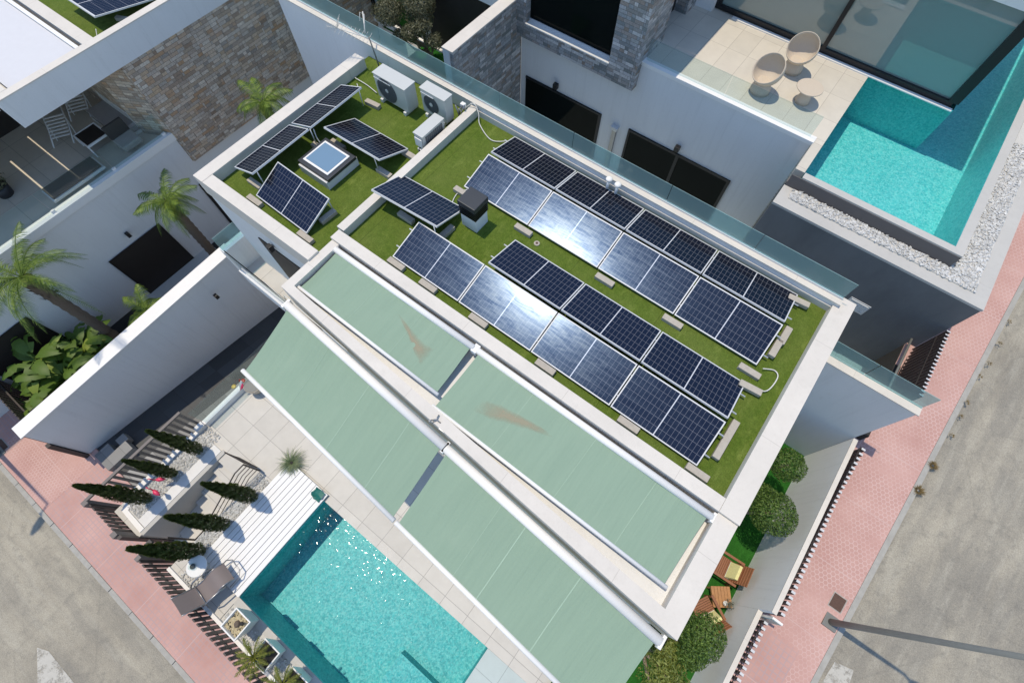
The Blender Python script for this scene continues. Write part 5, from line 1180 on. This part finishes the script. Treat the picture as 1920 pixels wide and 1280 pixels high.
for x, l in ((-7.65, 'black wall lamp above the left dark window of the right neighbour'), (-3.0, 'black wall lamp above the right dark window of the right neighbour')):
    t = thing('wall_lamp', l, 'wall lamp', (x, 12.6, 4.5), 'black cube wall lamps'); build('body', MB().box(x-.09, x+.07, 12.52, 12.66, 4.38, 4.56, bev=.008), 'black', t); build('bracket', MB().box(x-.04, x+.03, 12.66, 12.70, 4.43, 4.51), 'steel', t)
t = thing('downpipe', 'short steel chute with green reflection between the two dark windows', 'downpipe', (-5.2, 12.6, 2.2)); build('pipe', MB().box(-5.30, -5.16, 12.60, 12.70, 2.2, 3.95), 'steel', t); build('hopper', MB().hull8([(-5.32, 12.56, 3.95), (-5.12, 12.56, 3.95), (-5.12, 12.70, 3.95), (-5.32, 12.70, 3.95)], [(-5.36, 12.52, 4.1), (-5.10, 12.52, 4.1), (-5.10, 12.70, 4.1), (-5.36, 12.70, 4.1)]), 'alu', t)
# stone tower
def stonebox(name, boxes):
    m = MB()
    for b in boxes: m.box(*b)
    o = build(name, m, ['stonegy', 'stonegx'], R_)
    for f in o.data.polygons:
        if abs(f.normal.x) > .6: f.material_index = 1
    return o
stonebox('stone_tower', [(-9.2, -4.9, 12.42, 12.69, 5.72, 6.20), (-9.2, -8.82, 12.42, 12.9, 6.201, 10.6), (-5.82, -4.9, 12.42, 13.85, 6.201, 10.6), (-8.82, -5.82, 12.42, 12.9, 10.0, 10.6), (-5.4, -4.95, 15.3, 15.9, 6.502, 9.59), (-5.4, -4.9, 13.86, 15.95, 9.6, 10.6)])
build('tower_core', MB().box(-9.1, -5.5, 13.2, 16, 6.502, 10.5), 'shutter', R_)
w = build('window', MB().box(-8.82, -5.82, 12.62, 12.66, 6.24, 10.0), 'windowdark', R_); build('sill', MB().box(-8.84, -5.80, 12.38, 12.62, 6.201, 6.235), 'potwhite', w); build('frame', MB().box(-8.82, -5.82, 12.58, 12.61, 6.236, 6.30), 'alu', w)
build('terrace_door', MB().box(-5.45, -5.35, 13.9, 15.3, 6.502, 9.0), 'shutter', R_)
build('corner_wall', MB().box(-5.2, -4.4, 15.9, 16.4, 6.502, 9.6), 'white', R_)
# glass front of the pavilion
g0, g1, yb, yt = -4.30, 2.55, 16.15, 16.15
pf = build('glass_front', MB().box(g0, g1, 16.20, 16.22, 6.62, 9.0), 'mirror', R_)
m = MB().box(g0-.1, g1+.12, 16.12, 16.26, 6.53, 6.66).box(g0-.1, g0+.06, 16.12, 16.26, 6.661, 9.0).box(-1.05, -.93, 16.12, 16.26, 6.661, 9.0).box(g1-.02, g1+.24, 16.10, 16.28, 6.661, 9.0).box(g1+.05, g1+.22, 16.29, 24, 6.53, 9.0)
build('front_frame', m, 'black', R_)
build('threshold', MB().box(-3.75, 2.75, 15.98, 16.10, 6.502, 6.53), 'whitemetal', R_)
build('side_glass', MB().box(2.63, 2.66, 16.29, 24, 6.7, 9.0), 'mirror', R_)
build('pavilion_roof', MB().box(-5.5, 3.0, 16.0, 24, 9.0, 9.4), 'white', R_)
build('inner_wall', MB().box(-5.2, 2.5, 19.5, 19.8, 6.502, 9.0), 'interior', R_)
# roof pool
ZW = 6.45
struct('roof_pool_floor', MB().box(.48, 4.2, 11.62, 26, 5.0, 5.15), 'pool2')
m = MB()
m.face([(.482, 11.62, 5.15), (.482, 16.19, 5.15), (.482, 16.19, 6.5), (.482, 11.62, 6.5)]); m.face([(4.198, 11.62, 5.15), (4.198, 11.62, 6.5), (4.198, 26, 6.5), (4.198, 26, 5.15)])
m.face([(.48, 11.622, 5.15), (.48, 11.622, 6.5), (4.2, 11.622, 6.5), (4.2, 11.622, 5.15)]); m.face([(.48, 16.1, 5.15), (2.8, 16.1, 5.15), (2.8, 16.1, 6.5), (.48, 16.1, 6.5)]); m.face([(2.8, 16.1, 5.15), (2.8, 26, 5.15), (2.8, 26, 6.5), (2.8, 16.1, 6.5)])
struct('roof_pool_wall', m, 'pool2')
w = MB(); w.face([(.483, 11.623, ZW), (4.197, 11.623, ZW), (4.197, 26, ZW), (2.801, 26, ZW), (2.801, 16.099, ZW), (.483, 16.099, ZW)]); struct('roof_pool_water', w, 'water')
build('pool_coping', MB().box(.50, 4.42, 11.42, 11.62, 5.9, 6.5).box(4.2, 4.42, 11.62, 26, 5.9, 6.499), 'lgrey', R_)
build('pool_cladding', MB().box(.26, 4.42, 11.405, 11.42, 6.0, 6.46).box(.24, .5, 11.42, 11.6, 5.9, 6.2), 'darktile', R_)
build('planter_slab', MB().box(.24, 5.42, 10.7, 11.40, 6.03, 6.1).box(4.43, 5.42, 11.402, 26, 6.03, 6.1), 'lgrey', R_)
build('dark_wall', MB().box(.24, 5.41, 10.71, 11.3, 1.5, 6.028).box(4.6, 5.41, 11.301, 26, 1.5, 6.028), 'grey', R_)
build('pebble_bed', MB().box(.5, 5.1, 11.03, 11.38, 6.1, 6.125).box(4.6, 5.1, 11.381, 26, 6.1, 6.125), 'pebblebed', R_)
pebbles('white pebbles in the bed along the roof pool', [(.5, 5.1, 11.03, 11.38, 6.13), (4.47, 5.08, 11.38, 16.5, 6.13)], 3300, (.025, .05))
w = build('vent_grille', MB().box(3.34, 3.88, 10.69, 10.708, 4.10, 4.52), 'alu', R_)
m = MB()
for k in range(6): m.box(3.38, 3.84, 10.672, 10.689, 4.14+k*.062, 4.168+k*.062)
build('louvre', m, 'potwhite', w)
t = thing('glass_balustrade', 'clear glass balustrade along the edge of the sunny roof terrace', 'balustrade', (-2, 12.8, 6.53))
for a, b in ((-4.85, -2.4), (-2.39, .1)): build('glass_pane', MB().box(a, b, 12.80, 12.815, 6.532, 7.15), 'glassclear', t)
# egg chairs and table
def egg(label, x, y, rz):
    t = thing('egg_chair', label, 'egg chair', (x, y, 6.5), 'beige woven egg chairs on the roof terrace', rz, local=True)
    m = MB(); n = 28; Rt = Matrix.Rotation(.72, 3, 'X'); rings = []
    prof = [(.05, -.30), (.18, -.27), (.29, -.20), (.36, -.10), (.395, .0), (.405, .10), (.40, .16), (.385, .16), (.375, .08), (.36, 0), (.33, -.08), (.26, -.17), (.16, -.23), (.04, -.25)]
    for (r_, z) in prof: rings.append([m.bm.verts.new(Rt @ Vector((r_*math.cos(2*PI*k/n), r_*math.sin(2*PI*k/n), z))+Vector((0, 0, .60))) for k in range(n)])
    for i in range(len(rings)-1):
        for k in range(n): m.bm.faces.new((rings[i][k], rings[i][(k+1) % n], rings[i+1][(k+1) % n], rings[i+1][k])).smooth = True
    m.bm.faces.new(rings[0][::-1]); m.bm.faces.new(rings[-1]); build('shell', m, 'rattan', t)
    build('pedestal', MB().lathe((0, 0, 0), [(.27, 0), (.26, .12), (.20, .28), (.16, .36)], 24), 'rattan', t)
    return t
egg('beige woven egg chair nearer the white coping of the roof terrace', -1.72, 13.62, -.45); egg('beige woven egg chair nearer the reflecting glass front', -1.36, 14.95, -.15)
t = thing('side_table', 'round beige woven table beside the egg chairs', 'table', (-.62, 13.95, 6.5)); build('tabletop', MB().lathe((-.62, 13.95, 6.90), [(.33, 0), (.35, .02), (.34, .04)], 30), 'rattan', t); build('pedestal', MB().lathe((-.62, 13.95, 6.5), [(.2, 0), (.17, .12), (.13, .25), (.2, .40)], 22), 'rattan', t)
for o in bpy.data.objects:
    if o.get('_l'): del o['_l']
